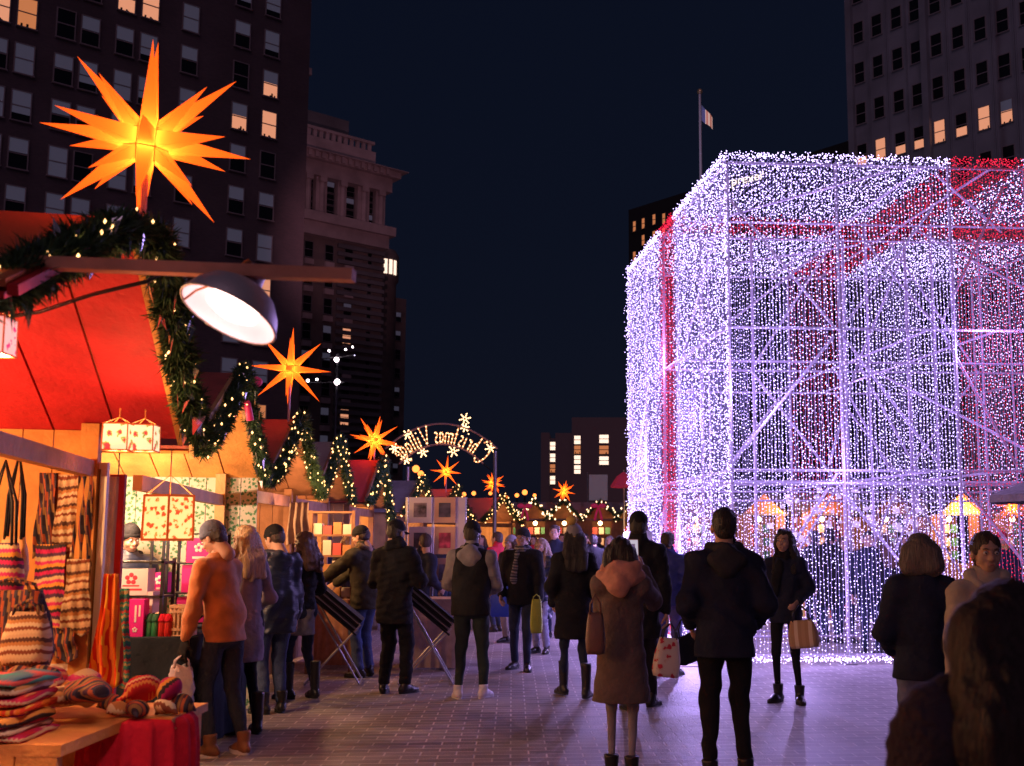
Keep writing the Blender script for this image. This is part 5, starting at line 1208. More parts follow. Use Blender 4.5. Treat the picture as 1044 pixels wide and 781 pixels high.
# --- stall keepers and far passers-by
pe['vendor'] = person('stall keeper in a black beanie and black padded jacket behind the counter', 0, 0, 1.72, rad(-140), pos=(-4.12, 9.75, 0), lh=(-.2, .25, 1.0), rh=(.2, .25, 1.0), head=(rad(10), rad(-12)), res=.013, clothes=[('jacket', puffer, {'puff': .03, 'hood': black_c}), ('trousers', black_c), ('shoes', blk_leather), ('hair', black_hair, {}), ('beanie', black_c, {'tall': .02})])
far = [(596, 632, 1.72, 170, 'dark coated passer-by just left of the photographing woman, far behind', char_c, 0), (622, 628, 1.68, 160, 'distant passer-by right of the pompom beanie', navy, 1), (610, 622, 1.7, 10, 'distant passer-by under the bow of the far chalet', black_c, 0), (462, 628, 1.66, 190, 'distant passer-by left of the vest wearer near the prints', cream, 1), (330, 655, 1.72, 40, 'distant figure before the third stall shelves', navy, 0), (300, 668, 1.7, 60, 'figure half hidden behind the auburn haired woman', char_c, 0), (490, 626, 1.7, 170, 'distant figure in front of the plank fronted chalet', char_c, 1), (640, 640, 1.76, 5, 'far figure standing left of the tall man in the black beanie', navy, 0), (605, 640, 1.7, 20, 'far figure between the pompom beanie and the phone', black_c, 0), (543, 622, 1.7, 185, 'distant person in a red coat before the lit chalet', red_c, 1), (573, 618, 1.75, 180, 'distant person in a mauve coat before the orange gable', mauve, 0), (447, 640, 1.7, 0, 'distant figure behind the print display', navy, 0), (632, 618, 1.7, 175, 'distant figure beside the left edge of the cube', mauve, 1), (527, 615, 1.72, 10, 'distant figure in beige near the plank chalet', beige_c, 0)]
for (px, py, h, yw, lb, c, fm) in far:
    person(lb, px, py, h, rad(yw), bool(fm), res=.022, clothes=[('jacket', c, {'puff': .02}), ('trousers', dark_jeans), ('shoes', blk_leather), ('hair', random.choice([black_hair, brown_hair, grey_hair]), {'style': 'long' if fm else 'short'})])
# ------------------------------------------------------------------ goods, lamps, bags and furniture
TX = [stripes('andean_magenta', [(.55, .03, .16), (.05, .04, .05), (.75, .35, .08), (.6, .05, .22), (.65, .5, .3), (.1, .05, .12)], 9),
      stripes('andean_cream', [(.7, .55, .36), (.25, .08, .05), (.72, .6, .42), (.5, .25, .1), (.12, .06, .05), (.62, .45, .3)], 10),
      stripes('andean_orange', [(.85, .22, .03), (.75, .08, .03), (.8, .45, .06), (.5, .04, .03), (.9, .3, .08)], 16, (1, 0, 0)),
      stripes('andean_dark', [(.04, .03, .05), (.3, .18, .08), (.1, .05, .08), (.45, .12, .06), (.06, .06, .1)], 22, (1, 0, .2), .02),
      stripes('andean_teal', [(.05, .3, .27), (.6, .45, .25), (.1, .4, .35), (.55, .1, .1), (.08, .18, .25)], 16),
      stripes('andean_red', [(.6, .03, .04), (.75, .3, .1), (.45, .02, .06), (.7, .5, .3), (.55, .03, .1)], 18)]
red_cloth = cloth('deep_red_cloth', (.62, .015, .045), bump=.4, bs=40, var=.15)
GRP = 'woven textiles of the nearest stall'
def drape(name, label, cat, p, w, h, m, rz=0, folds=5, amp=.03, taper=.75, group=GRP, sag=.0):
    t = MB(); nx, nz = 28, 22; vs = []
    for side in (0, 1):
        for j in range(nz + 1):
            k = j / nz; ww_ = w * (taper + (1 - taper) * k)
            for i in range(nx + 1):
                u = i / nx - .5
                y = amp * math.sin(u * folds * 2 * PI + .7 * math.sin(k * 4)) * (.35 + .65 * k) + .01 * math.sin(k * 9 + u * 3) + side * .012
                vs.append((u * ww_, y, -h * k - sag * (1 - 4 * u * u) * (1 - k) - .02 * math.sin(u * 7) * k))
    n = (nx + 1) * (nz + 1); fs = []
    for j in range(nz):
        for i in range(nx):
            a = j * (nx + 1) + i; fs.append((a, a + 1, a + nx + 2, a + nx + 1)); fs.append((a + n, a + n + nx + 1, a + n + nx + 2, a + n + 1))
    for i in range(nx): fs.append((i, i + n, i + n + 1, i + 1)); a = nz * (nx + 1) + i; fs.append((a, a + 1, a + n + 1, a + n))
    t.add(vs, fs); o = t.build(name, m, None, True, p); o.rotation_euler = (0, 0, rz); return props(o, label, cat, group)
def slab(w, d, h, seed=0):
    r = random.Random(seed); m = MB(); prof = []
    n = 14
    for i in range(n):
        a = 2 * PI * i / n; c, s = math.cos(a), math.sin(a)
        prof.append((math.copysign(abs(c) ** .35, c) * d / 2, math.copysign(abs(s) ** .6, s) * h / 2))
    k = 9; vs = []
    for j in range(k + 1):
        x = -w / 2 + w * j / k; e = 1 - .12 * (abs(2 * j / k - 1) ** 6)
        for (y, z) in prof: vs.append((x + r.uniform(-.006, .006), y * e + r.uniform(-.004, .004), z * e + .004 * math.sin(j * 1.7 + y * 20) + .006 * math.sin(j * 1.1 + seed)))
    m.add(vs, [(j * n + i, j * n + (i + 1) % n, (j + 1) * n + (i + 1) % n, (j + 1) * n + i) for j in range(k) for i in range(n)] + [tuple(range(n - 1, -1, -1)), tuple(range(k * n, k * n + n))])
    return m
# far wall things of stall 1 (wall plane y about 5.95)
YW = 5.86
def onwall(px, py): return P(px, py, YW)
a, b = onwall(27, 472), onwall(101, 683); w_, h_ = b.x - a.x, a.z - b.z
t = thing('mirror', 'tall white framed mirror on the orange wall of the nearest stall', 'mirror', ((a.x + b.x) / 2, YW, b.z))
m = MB(); f = .035
m.bb(-w_ / 2, -w_ / 2 + f, -.03, .0, 0, h_); m.bb(w_ / 2 - f, w_ / 2, -.03, .0, 0, h_); m.bb(-w_ / 2 + f, w_ / 2 - f, -.03, 0, 0, f); m.bb(-w_ / 2 + f, w_ / 2 - f, -.03, 0, h_ - f, h_)
m.build('frame', mat('cream_paint', (.8, .72, .6), .5), t)
m = MB(); m.bb(-w_ / 2 + f, w_ / 2 - f, -.012, -.002, f, h_ - f); m.build('glass', mat('mirror_glass', (.7, .6, .5), .06, 1.0), t)
for i, (px, py, w, h, k, lb) in enumerate([(49, 482, .11, .45, 3, 'dark striped shawl added as a reflection at the left inside the mirror frame'), (70, 484, .13, .42, 1, 'cream patterned poncho added as a reflection in the middle of the mirror'), (88, 482, .10, .5, 3, 'dark fringed shawl added as a reflection at the right of the mirror'), (52, 555, .20, .55, 0, 'magenta banded poncho added as a reflection low across the mirror'), (80, 570, .15, .38, 1, 'cream fringed scarf bundle added as a reflection low right in the mirror'), (62, 640, .18, .16, 3, 'black textile added as a reflection at the mirror foot')]):
    drape('poncho' if 'poncho' in lb else 'shawl', lb, 'poncho' if 'poncho' in lb else 'shawl', P(px, py, YW - .07 - .025 * (i > 2) - .01 * i), w, h, TX[k], folds=2.5, amp=.014, taper=.7)  # textiles modelled in front of the glass to stand for its reflection
# shelf rail and hooked bags left of the mirror
m = MB(); m.beam(onwall(-30, 520) - Vector((0, .04, 0)), onwall(26, 520) - Vector((0, .04, 0)), .03, .05); m.beam(onwall(60, 476) - Vector((0, .05, 0)), onwall(100, 476) - Vector((0, .05, 0)), .03, .05)
props(m.build('hanging_rail', w_orange), 'pale rails fixed across the orange wall beside the mirror', 'rail')
def bag(label, p, w, h, d, m, strap=None, sl=.25, rz=0, cat='bag', name='bag', group=None, soft=.5, mi2=None, roll=0):
    """p is the top of the handle loop"""
    t = thing(name, label, cat, p, rz, group); t.rotation_euler = (0, roll, rz); b = MB(); vs = []; n, k = 20, 9
    for j in range(k + 1):
        q = j / k; e = (.72 + .28 * math.sin(min(1, q * 1.35) * PI / 2)) * (1 - .12 * max(0, q - .85) / .15); dd = d * (.35 + .65 * math.sin(q * PI * .62)) 
        for i in range(n):
            a = 2 * PI * i / n; c, s = math.cos(a), math.sin(a)
            wob = 1 + .05 * soft * math.sin(i * 2.3 + j * 1.7)
            vs.append((math.copysign(abs(c) ** .5, c) * w / 2 * e * wob, math.copysign(abs(s) ** .6, s) * dd / 2 * wob, -sl - h * q + .01 * soft * math.sin(i * 1.9)))
    b.add(vs, [(j * n + i, (j + 1) * n + i, (j + 1) * n + (i + 1) % n, j * n + (i + 1) % n) for j in range(k) for i in range(n)] + [tuple(range(n)), tuple(range((k + 1) * n - 1, k * n - 1, -1))])
    b.build('bag_body', m, t, True)
    s = MB()
    for y in (-d * .15, d * .15): s.tube([(-w * .28, y, -sl - .01), (-w * .24, y, -sl * .5), (0, y * .3, 0), (w * .24, y, -sl * .5), (w * .28, y, -sl - .01)], .007, 6)
    s.build('handle', strap or m, t, True)
    return t
bag('red and teal woven shoulder bag hanging by long straps, far left', P(6, 470, 5.0), .22, .24, .12, TX[0], char_c, .38, group=GRP)
bag('tan leather pouch bag hanging by thin straps beside the mirror', P(20, 462, 5.15), .14, .20, .08, mat('tan_pouch', (.55, .26, .10), .6, bump=.3), black_c, .40, group=GRP)
bag('big striped sack bag slumped below the shoulder bag at far left', P(12, 590, 4.7), .36, .34, .20, TX[3], TX[3], .05, group=GRP)
bag('striped woven backpack in front of the mirror foot', P(30, 612, 4.6), .19, .21, .14, TX[1], TX[3], .05, group=GRP)
drape('poncho', 'orange striped poncho hanging on the timber post right of the mirror', 'poncho', P(113, 585, 5.55), .17, .55, TX[2], rz=.1, folds=2.2, amp=.03, taper=.35)
drape('scarf', 'pale fringed scarf hanging behind the orange striped poncho', 'scarf', P(124, 600, 5.75), .13, .5, TX[4], folds=2, amp=.02, taper=.5)
drape('curtain', 'pinkish white curtain tied to the timber post beside the red board', 'curtain', P(114, 486, 6.0), .07, 1.35, cloth('pink_white_cloth', (.7, .5, .5)), folds=2, amp=.02, taper=.9, group=None)
m = MB(); a = P(122, 484, 6.45); m.bb(a.x - .045, a.x + .045, 6.42, 6.45, 0, a.z); props(m.build('red_board', w_red), 'tall red painted upright board right of the timber post', 'board')
# bench with folded blankets
a = P(2, 712, 4.25); tz_ = a.z
t = thing('bench_table', 'rough timber table carrying folded striped blankets at bottom left', 'table', (a.x + .05, 4.3, 0))
m = MB(); m.bb(-.6, .33, -.35, .32, tz_ - .16, tz_ - .12); m.build('tabletop', w_orange, t)
m = MB(); m.planks((-.6, -.34, tz_ - .52), (1, 0, 0), (0, 0, 1), .92, .36, 6, .018); m.build('apron', w_orange, t)
for x in (-.5, .26):
    for y in (-.28, .26): m = MB(); m.bb(x - .03, x + .03, y - .03, y + .03, 0, tz_ - .165); m.build('leg', w_orange, t)
z = tz_ - .12; names = ['teal', 'dark', 'pink and cream', 'red', 'cream', 'orange', 'magenta', 'teal striped']
for i, k in enumerate((5, 1, 0, 2, 5, 1, 4)):
    h = .028 + .008 * (i % 3); o = slab(.46 - .01 * (i % 3), .36, h, i).build('folded_blanket', TX[k], None, True, (a.x - .02 + random.uniform(-.02, .02), 4.12 + random.uniform(-.015, .015), z + h / 2)); o.rotation_euler = (0, 0, random.uniform(-.1, .1)); z += h - .003
    props(o, ['bottom folded red blanket of the stack at lower left', 'second folded cream blanket from the bottom of the stack', 'third folded magenta banded blanket from the stack bottom', 'fourth folded orange blanket, middle of the stack', 'fifth folded red blanket from the bottom of the stack', 'sixth folded cream striped blanket, second from the stack top', 'topmost folded teal blanket of the stack at lower left'][i], 'blanket', GRP)
for i, (px, py, k) in enumerate(((60, 703, 4), (78, 698, 0), (48, 694, 5), (30, 690, 3), (70, 712, 1), (88, 705, 3))):
    p = P(px, py, 4.62 - .05 * i); s = Sdf(); s.k = .03; s.amp = .007; s.e((0, 0, 0), (.10, .08, .035)); s.e((.05, .02, .015), (.06, .05, .03)); s.c((-.1, 0, -.01), (.04, -.05, .0), .025)
    V, Fq = s.mesh(.009, i); o = np_obj('scarf', V, Fq, TX[k], None, True, loc=p); o.rotation_euler = (0, 0, i * 1.1); props(o, ['teal scarf heap right of the folded stack', 'magenta scarf heap behind the basket', 'red scarf heap behind the blankets', 'dark scarf heap at the back left of the table', 'cream scarf heap at the table corner', 'dark brown scarf heap beside the basket rim'][i], 'scarf', GRP)
m = MB(); m.bb(-.02, .62, -.22, .2, .62, .655); m.bb(.0, .6, -.2, .18, 0, .62)
o = m.build('stool_crate', w_orange, None, False, (P(55, 720, 4.6).x - .1, 4.75, .22)); props(o, 'timber crate under the scarf heaps beside the basket', 'crate')
# basket under a red cloth
bc = P(142, 731, 4.65); bt = bc.z; bx = Vector((bc.x, 4.65, 0))
t = thing('wicker_basket', 'round wicker basket standing under a pleated red cloth', 'basket', bx)
m = MB(); m.lathe([(.0, .02), (.16, .02), (.20, bt - .03), (.18, bt - .03)], n=30); m.build('basket_body', mat('wicker', (.4, .2, .08), .8, bump=.9, bs=60, var=.4, vs=30), t, True)
m = MB(); m.lathe([(.2 + .012 * math.cos(q * PI / 3), bt - .03 + .012 * math.sin(q * PI / 3)) for q in range(7)], n=30); m.build('rim', mat('wicker', (.4, .2, .08)), t, True)
m = MB(); n = 96; vs = []
lev = [(0, .0), (.14, .0), (.205, -.004), (.222, -.03), (.228, -.14), (.235, -.3), (.245, -.5), (.25, -(bt - .10))]
for j, (r, z) in enumerate(lev):
    for i in range(n):
        a = 2 * PI * i / n; fo = 0 if j < 2 else (.004 + .012 * min(1, (j - 1) / 3)) * (math.sin(a * 17 + .6 * math.sin(a * 3)) + .5 * math.sin(a * 31 + 1))
        vs.append(((r + fo) * math.cos(a), (r + fo) * math.sin(a), bt + .012 + z + (.03 * math.sin(a * 4) if j == 7 else 0)))
m.add(vs, [(j * n + i, j * n + (i + 1) % n, (j + 1) * n + (i + 1) % n, (j + 1) * n + i) for j in range(len(lev) - 1) for i in range(n)])
o = m.build('draped_cloth', red_cloth, None, True, bx); props(o, 'pleated deep red cloth draped over the wicker basket', 'cloth')
for i, (dx, dy, k, s) in enumerate(((-.13, .02, 3, .06), (-.05, -.1, 1, .055), (.04, -.12, 3, .06), (.13, -.06, 1, .055), (.0, .02, 5, .085), (.10, .05, 0, .07), (-.06, .1, 5, .06), (.16, .05, 3, .05))):
    s *= .86; q = Sdf(); q.k = .02; q.amp = .004; q.e((0, 0, 0), (s, s * .9, s * .65)); q.c((s * .7, 0, -s * .2), (s * 1.3, -.02, -s * .4), s * .22, s * .14); q.c((-s * .7, 0, -s * .2), (-s * 1.2, -.02, -s * .4), s * .22, s * .14)
    V, Fq = q.mesh(.008, i); z = bt + .02 + s * .6 + (.05 if i in (4, 5) else 0)
    o = np_obj('knit_hat', V, Fq, TX[k], None, True, loc=(bx.x + dx, bx.y + dy, z)); o.rotation_euler = (.2 * i, .1, i * .9)
    props(o, ['dark knit hat at the left of the basket pile', 'cream knit hat at the front left of the basket', 'dark banded knit hat at the front of the basket', 'cream and brown knit hat at the front right of the basket', 'large red knit hat crowning the basket pile', 'magenta knit hat right of the pile top', 'red knit hat at the back of the basket pile', 'small dark knit hat at the right rim of the basket'][i], 'knit hat', 'knit hats piled on the basket')
# --- timber arm, heat lamp, cable
b0, b1_ = P(-40, 265, 3.25), P(361, 281, 3.2)
m = MB(); m.beam(b0, b1_, .05, .036); o = m.build('timber_arm', wood('rough_reddish_pine', (.85, .36, .24), .3)); props(o, 'long thin timber arm reaching right from the nearest stall, holding the heat lamp', 'timber arm')
hc_ = P(233, 321, 3.22); n_ = Vector((-.33, -.33, -.88)).normalized()
Rt = (-n_).to_track_quat('Z', 'Y').to_matrix()   # local +z points out of the back of the dome
t = thing('heat_lamp', 'glowing metal dome heat lamp hanging under the timber arm', 'heat lamp', hc_)
dome = [(.152, -.0), (.150, .012), (.138, .045), (.108, .085), (.070, .108), (.045, .115), (.040, .165), (.028, .18), (.0, .182)]
m = MB(); m.lathe(dome, n=40, rot=Rt); m.build('dome', mat('spun_aluminium', (.75, .68, .72), .45, .5, bump=.1, bs=80), t, True)
m = MB(); m.lathe([(r * .985, z - .002) for r, z in dome[:6]] + [(.0, .11)], n=40, rot=Rt); m.build('reflector', mat('reflector', (.85, .75, .78), .35, .6, emis=(1, .5, .5), es=.6, nosample=True), t, True)  # bulb light on the reflector is put in as emission
m = MB(); m.lathe([(.0, .0), (.05, .004), (.082, .02), (.075, .05), (.03, .09), (.02, .11)], n=24, rot=Rt); m.build('infrared_bulb', emit('infrared_bulb', (1, .62, .55), 5), t, True)
m = MB(); m.tube([Rt @ Vector((.152 * math.cos(2 * PI * i / 32), .152 * math.sin(2 * PI * i / 32), 0)) for i in range(33)], .004, 6); m.build('rim', mat('spun_aluminium', (.45, .40, .45), .3, .9), t, True)
pk = (b1_ - b0).normalized(); hk = P(238, 276, 3.2) - hc_
m = MB(); m.tube([Rt @ Vector((0, 0, .18)), Rt @ Vector((0, 0, .18)) * .6 + hk * .6, hk], .006, 6); m.tube([P(188, 305, 3.22) - hc_, P(200, 296, 3.2) - hc_, P(220, 289, 3.2) - hc_, P(237, 286, 3.2) - hc_], .0035, 6)
m.build('hanger', mat('orange_flex', (.6, .2, .05), .5), t)
lo = hc_ + n_ * .05; spot(lo, lo + n_, (1, .5, .42), 75, 150, 'heat_lamp_light')
pts = [P(px, py, 3.9) for px, py in ((-10, 328), (15, 322), (40, 318), (70, 308), (95, 300), (120, 294), (150, 287), (165, 278))]
m = MB(); m.tube(pts, .008, 8); props(m.build('power_cable', black_metal, None, True), 'black power cable sagging in front of the red soffit', 'cable')
# --- paper lanterns
red_edge = mat('red_lantern_edge', (.75, .12, .03), .6, emis=(1, .15, .02), es=.3, nosample=True)
def lantern(label, p, w, h, n, m_, sides=4, rz=0, power=8, hang=.25, group='floral paper lanterns', split=1):
    t = thing('paper_lantern', label, 'lantern', p, rz, group)
    r = w / 2 / math.cos(PI / sides); ring = lambda z, rr: [Vector((rr * math.cos(2 * PI * (i + .5) / sides), rr * math.sin(2 * PI * (i + .5) / sides), z)) for i in range(sides)]
    top, bot = ring(h / 2, r * .97), ring(-h / 2, r)
    for i in range(sides):
        m = MB(); m.add([bot[i], bot[(i + 1) % sides], top[(i + 1) % sides], top[i]], [(0, 1, 2, 3)]); m.build('shade_panel', m_, t)
        m = MB(); m.tube([bot[i], top[i]], w * .028, 6); m.tube([bot[i], bot[(i + 1) % sides]], w * .03, 6); m.tube([top[i], top[(i + 1) % sides]], w * .03, 6); m.build('edge_strip', red_edge, t)
    m = MB(); c = Vector((0, 0, h / 2 + hang * .45))
    for q in top: m.tube([q, c], .002, 4)
    m.tube([c, c + Vector((0, 0, hang * .55))], .004, 5); m.build('cord', mat('orange_flex', (.6, .2, .05), .5), t)
    point((0, 0, 0), (1, .6, .25), power, .03, 'lantern_lamp', t); return t
shade = floral('blossom_paper', (1, .62, .22), (.85, .06, .02), 26, 1.25, leaf=(.9, .25, .05))
lantern('hexagonal blossom patterned lantern glowing above the second stall counter', P(172, 528, 6.9), .30, .275, 6, shade, 6, .35, 16, .3)
lantern('small square lantern with red flowers tucked under the red soffit, left of pair', P(121, 446, 5.3), .12, .13, 4, floral('flower_paper', (1, .75, .4), (.75, .05, .05), 22, 1.0, leaf=(.3, .35, .08)), 4, .1, 3, .08)
lantern('small square lantern with red flowers under the red soffit, right of pair', P(147, 447, 5.4), .12, .13, 4, floral('flower_paper', (1, .75, .4), (.75, .05, .05), 22, 1.0), 4, .1, 3, .08)
lantern('pink patterned lantern cut by the left edge below the garland', P(-6, 343, 3.7), .11, .13, 4, floral('pink_paper', (1, .45, .4), (.8, .03, .15), 30, 1.0), 4, .1, 16, .1)
# --- second stall: cloth covered counter and goods
ct = P(150, 651, 8.1).z
x0, x1 = P(106, 651, 8.1).x, P(193, 651, 8.1).x
t = thing('stall_counter', 'counter covered to the ground with dark grey cloth beside the rust jacket', 'counter', ((x0 + x1) / 2, 8.1, 0))
w2 = (x1 - x0) / 2
m = MB(); m.bb(-w2, w2, 0, 1.35, ct - .05, ct - .005); m.build('tabletop', w_pale, t)
m = MB()
for x in (-w2 + .05, w2 - .05):
    for y in (.06, 1.3): m.bb(x - .03, x + .03, y - .03, y + .03, 0, ct - .05)
m.build('trestle', w_pale, t)
vs = []; n = 90; per = []
def rr_pt(s):   # walk round the table edge
    seg = [(-w2, 1.35), (-w2, 0), (w2, 0), (w2, 1.35)]; L_ = [1.35, 2 * w2, 1.35]; d = s * sum(L_)
    for i, l in enumerate(L_):
        if d <= l or i == 2: k = min(1, d / l); a, b = seg[i], seg[i + 1]; nx_ = (b[1] - a[1]) / l; ny_ = -(b[0] - a[0]) / l; return a[0] + (b[0] - a[0]) * k, a[1] + (b[1] - a[1]) * k, nx_, ny_
        d -= l
m = MB(); nz = 8
for j in range(nz + 1):
    for i in range(n + 1):
        x, y, ax_, ay_ = rr_pt(i / n); k = j / nz; f = .02 * k * (math.sin(i * .9 + math.sin(i * .31)) + .4 * math.sin(i * 2.3)) + .012 + .015 * k
        vs.append((x - ax_ * -f if False else x + (-1 if i / n < 1.35 / (2.7 + 2 * w2) else 1 if i / n > 1 - 1.35 / (2.7 + 2 * w2) else 0) * f, y - (f if 1.35 / (2.7 + 2 * w2) <= i / n <= 1 - 1.35 / (2.7 + 2 * w2) else 0), ct + .004 - (ct - .04) * k))
m.add(vs, [(j * (n + 1) + i, j * (n + 1) + i + 1, (j + 1) * (n + 1) + i + 1, (j + 1) * (n + 1) + i) for j in range(nz) for i in range(n)])
m.bb(-w2 - .012, w2 + .012, -.012, 1.35, ct, ct + .004)
o = m.build('counter_cloth', cloth('dark_slate_cloth', (.02, .03, .045), bump=.3), None, True, ((x0 + x1) / 2, 8.1, 0)); props(o, 'dark slate cloth hanging over the second stall counter', 'cloth')
tea = mat('white_box_card', (.78, .74, .75), .6); pinkc = mat('magenta_card', (.80, .02, .34), .5); redp = mat('red_print', (.7, .05, .1), .6); whitep = mat('white_print', (.85, .8, .82), .6)
def emblem(m, cx, cz, s, y, mi):
    for i in range(5):
        a = i * 2 * PI / 5 + .3; m.ball((cx + math.cos(a) * s * .5, y, cz + math.sin(a) * s * .5), (s * .3, .002, s * .3), mi, 8, 5)
def box_(label, px, py, D, w, h, d, m1, m2, kind='emblem', name='carton', rz=0):
    p = P(px, py, D); t = MB(); t.box((0, d / 2, h / 2), (w, d, h), None, 0)
    if kind == 'emblem': emblem(t, w * .05, h * .62, w * .22, -.001, 1); t.box((w * .05, -.001, h * .22), (w * .6, .002, h * .07), None, 1); t.box((w * .05, -.001, h * .36), (w * .45, .002, h * .05), None, 1)
    else:
        emblem(t, 0, h * .2, w * .22, -.001, 1); t.box((0, -.001, h * .62), (w * .12, .002, h * .45), None, 1); t.box((w * .25, -.001, h * .7), (w * .12, .002, h * .3), None, 1)
    o = t.build(name, [m1, m2], None, False, p); o.rotation_euler = (0, 0, rz); return props(o, label, 'box', 'tea boxes on the second stall counter')
shelf = thing('wire_shelf', 'low black shelf stand holding white printed boxes at the counter left', 'shelf', P(126, 648, 8.35)); K2 = .0077
m = MB()
for x in (-.16, .28): m.bb(x - .012, x + .012, -.02, 0, 0, .58); m.bb(x - .012, x + .012, .2, .22, 0, .58)
m.build('post', black_metal, shelf)
for z in (.30, .56): m = MB(); m.bb(-.17, .29, -.02, .22, z - .015, z); m.build('shelf_board', black_metal, shelf)
box_('large white carton with red emblem on top of the black shelf', 131, 607, 8.32, .27, .20, .2, tea, redp, rz=.12)
box_('white carton with red print standing on the middle shelf, left', 128, 625, 8.34, .2, .17, .18, tea, redp)
box_('narrow white carton with red print on the middle shelf, right', 147, 625, 8.34, .12, .16, .18, tea, redp)
box_('tall magenta carton with a white flower under the black shelf', 137, 650, 8.2, .12, .28, .1, pinkc, whitep, 'stripe')
for i, (px, c) in enumerate(((152, 'dark green jar at the left of the jar row'), (158, 'second green jar in the jar row'), (165, 'red jar with gingham cover in the jar row'), (171, 'dark red jar at the right of the jar row'))):
    t = thing('jam_jar', c, 'jar', P(px, 650, 8.25), group='gingham covered jars on the counter')
    m = MB(); m.lathe([(0, 0), (.028, 0), (.03, .01), (.03, .11), (.022, .125), (.022, .13), (0, .13)], n=16); m.build('jar_body', mat('green_preserve' if i < 2 else 'red_preserve', (.03, .2, .08) if i < 2 else (.45, .02, .02), .2), t, True)
    m = MB(); m.lathe([(0, .175), (.018, .175), (.026, .15), (.036, .125), (.034, .12)], n=16); m.build('cloth_cap', mat('green_cap', (.02, .12, .06), .8) if i < 2 else red_cloth, t, True)
m = MB(); p = P(183, 650, 8.25); W2, H2 = .17, .24
for z in (.01, .06, H2 - .05, H2 - .01): m.bb(-W2 / 2, W2 / 2, -.01, 0, z - .01, z + .01)
for i in range(6): x = -W2 / 2 + .01 + i * (W2 - .02) / 5; m.bb(x - .007, x + .007, -.006, .004, 0, H2)
m.bb(-W2 / 2, W2 / 2, .12, .13, 0, H2); m.bb(-W2 / 2, -W2 / 2 + .01, 0, .13, 0, H2); m.bb(W2 / 2 - .01, W2 / 2, 0, .13, 0, H2)
o = m.build('slatted_crate', wood('bare_pine', (.62, .42, .26), .2), None, False, p); props(o, 'pale slatted wooden bottle crate on the counter right of the jars', 'crate')
rk = thing('wire_rack', 'tall black wire rack with magenta boxes behind the counter', 'rack', P(192, 650, 8.9))
m = MB()
for x in (-.33, -.2, .22):
    for y in (0, .25): m.bb(x - .01, x + .01, y - .01, y + .01, 0, .86)
m.build('upright', black_metal, rk)
for z in (.12, .36, .6, .84): m = MB(); m.bb(-.34, .23, -.01, .26, z - .012, z); m.build('rack_shelf', black_metal, rk)
for i, (dx, z, w, h) in enumerate(((.0, .12, .22, .2), (.04, .36, .24, .22), (.05, .6, .2, .2), (-.26, .36, .09, .16))):
    o = MB(); o.box((0, .09, h / 2), (w, .16, h), None, 0); emblem(o, 0, h * .6, .05, .009, 1); o.box((0, .008, h * .2), (w * .5, .002, h * .1), None, 1)
    q = o.build('carton', [pinkc, whitep], None, False, Vector(rk.location) + Vector((dx, 0, z + .001))); props(q, ['magenta carton on the lowest shelf of the wire rack', 'large magenta carton with white print on the second rack shelf', 'magenta carton on the third rack shelf below the lantern', 'slim magenta carton at the left of the wire rack'][i], 'box', 'tea boxes on the second stall counter')
# --- third stall shelf with goods
sh = thing('goods_shelf', 'tall dark shelf of boxed goods glowing in the third stall', 'shelf', P(338, 550, 13.2) * 1); sh.location.z = 0
m = MB(); m.bb(-.28, -.24, 0, .25, 0, 1.95); m.bb(.24, .28, 0, .25, 0, 1.95); m.build('side_panel', w_brown, sh)
for z in (.9, 1.15, 1.4, 1.65, 1.93): m = MB(); m.bb(-.24, .24, 0, .25, z - .012, z + .012); m.build('shelf_board', w_brown, sh)
gm = [mat('goods_cream', (.8, .7, .6), .7), mat('goods_red', (.6, .1, .1), .7), mat('tan_pouch', (.55, .26, .10), .6)]
for j, z in enumerate((.9, 1.15, 1.4, 1.65)):
    for i in range(4):
        h = random.uniform(.1, .18); m = MB(); m.bb(-.05, .05, 0, .12, 0, h); o = m.build('boxed_goods', gm[(i + j) % 3], None, False, Vector(sh.location) + Vector((-.18 + i * .12, .03, z + .013))); props(o, 'small boxed goods on the lit shelf of the third stall', 'box', 'boxed goods on the third stall shelf')
point(Vector(sh.location) + Vector((0, -.5, 2.0)), WARM, 30, .04, 'shelf_lamp')
drape('linen', 'pale cloth sample hanging glowing in the third stall opening', 'cloth', P(305, 512, 12.6), .28, .5, cream, folds=3, amp=.02, group=None)
# --- print racks with crossed legs
def rack(label, px, py, D, rz):
    p = P(px, py, D); t = thing('print_rack', label, 'print rack', (p.x, D, 0), rz, 'crossed leg print racks')
    R = Matrix.Rotation(math.radians(40), 3, 'Y')
    for i in range(7): m = MB(); m.box(Vector((0, 0, .80)) + R @ Vector((0, 0, -.012 + i * .022)), (.62, .46, .014), R); m.build('framed_print', [char_c, mat('grey_mount', (.3, .28, .34), .6)][i % 3 == 1], t)
    m = MB(); m.box(Vector((0, 0, .755)), (.66, .50, .02), R); m.build('tray', black_metal, t)
    for y in (-.24, .24):
        for s in (-1, 1):
            m = MB(); m.tube([(-s * .30, y + .012 * s, .01), (s * .27, y + .012 * s, .62 if s > 0 else .98)], .011, 8); m.build('leg', steel, t)
    for x in (-.3, .3): m = MB(); m.tube([(x, -.24, .03), (x, .24, .03)], .009, 6); m.build('crossbar', steel, t)
rack('crossed leg rack of dark prints between the auburn haired woman and the fur hood', 340, 690, 12.4, .15)
rack('crossed leg rack of dark prints between the man in black and the vest', 434, 690, 12.4, .15)
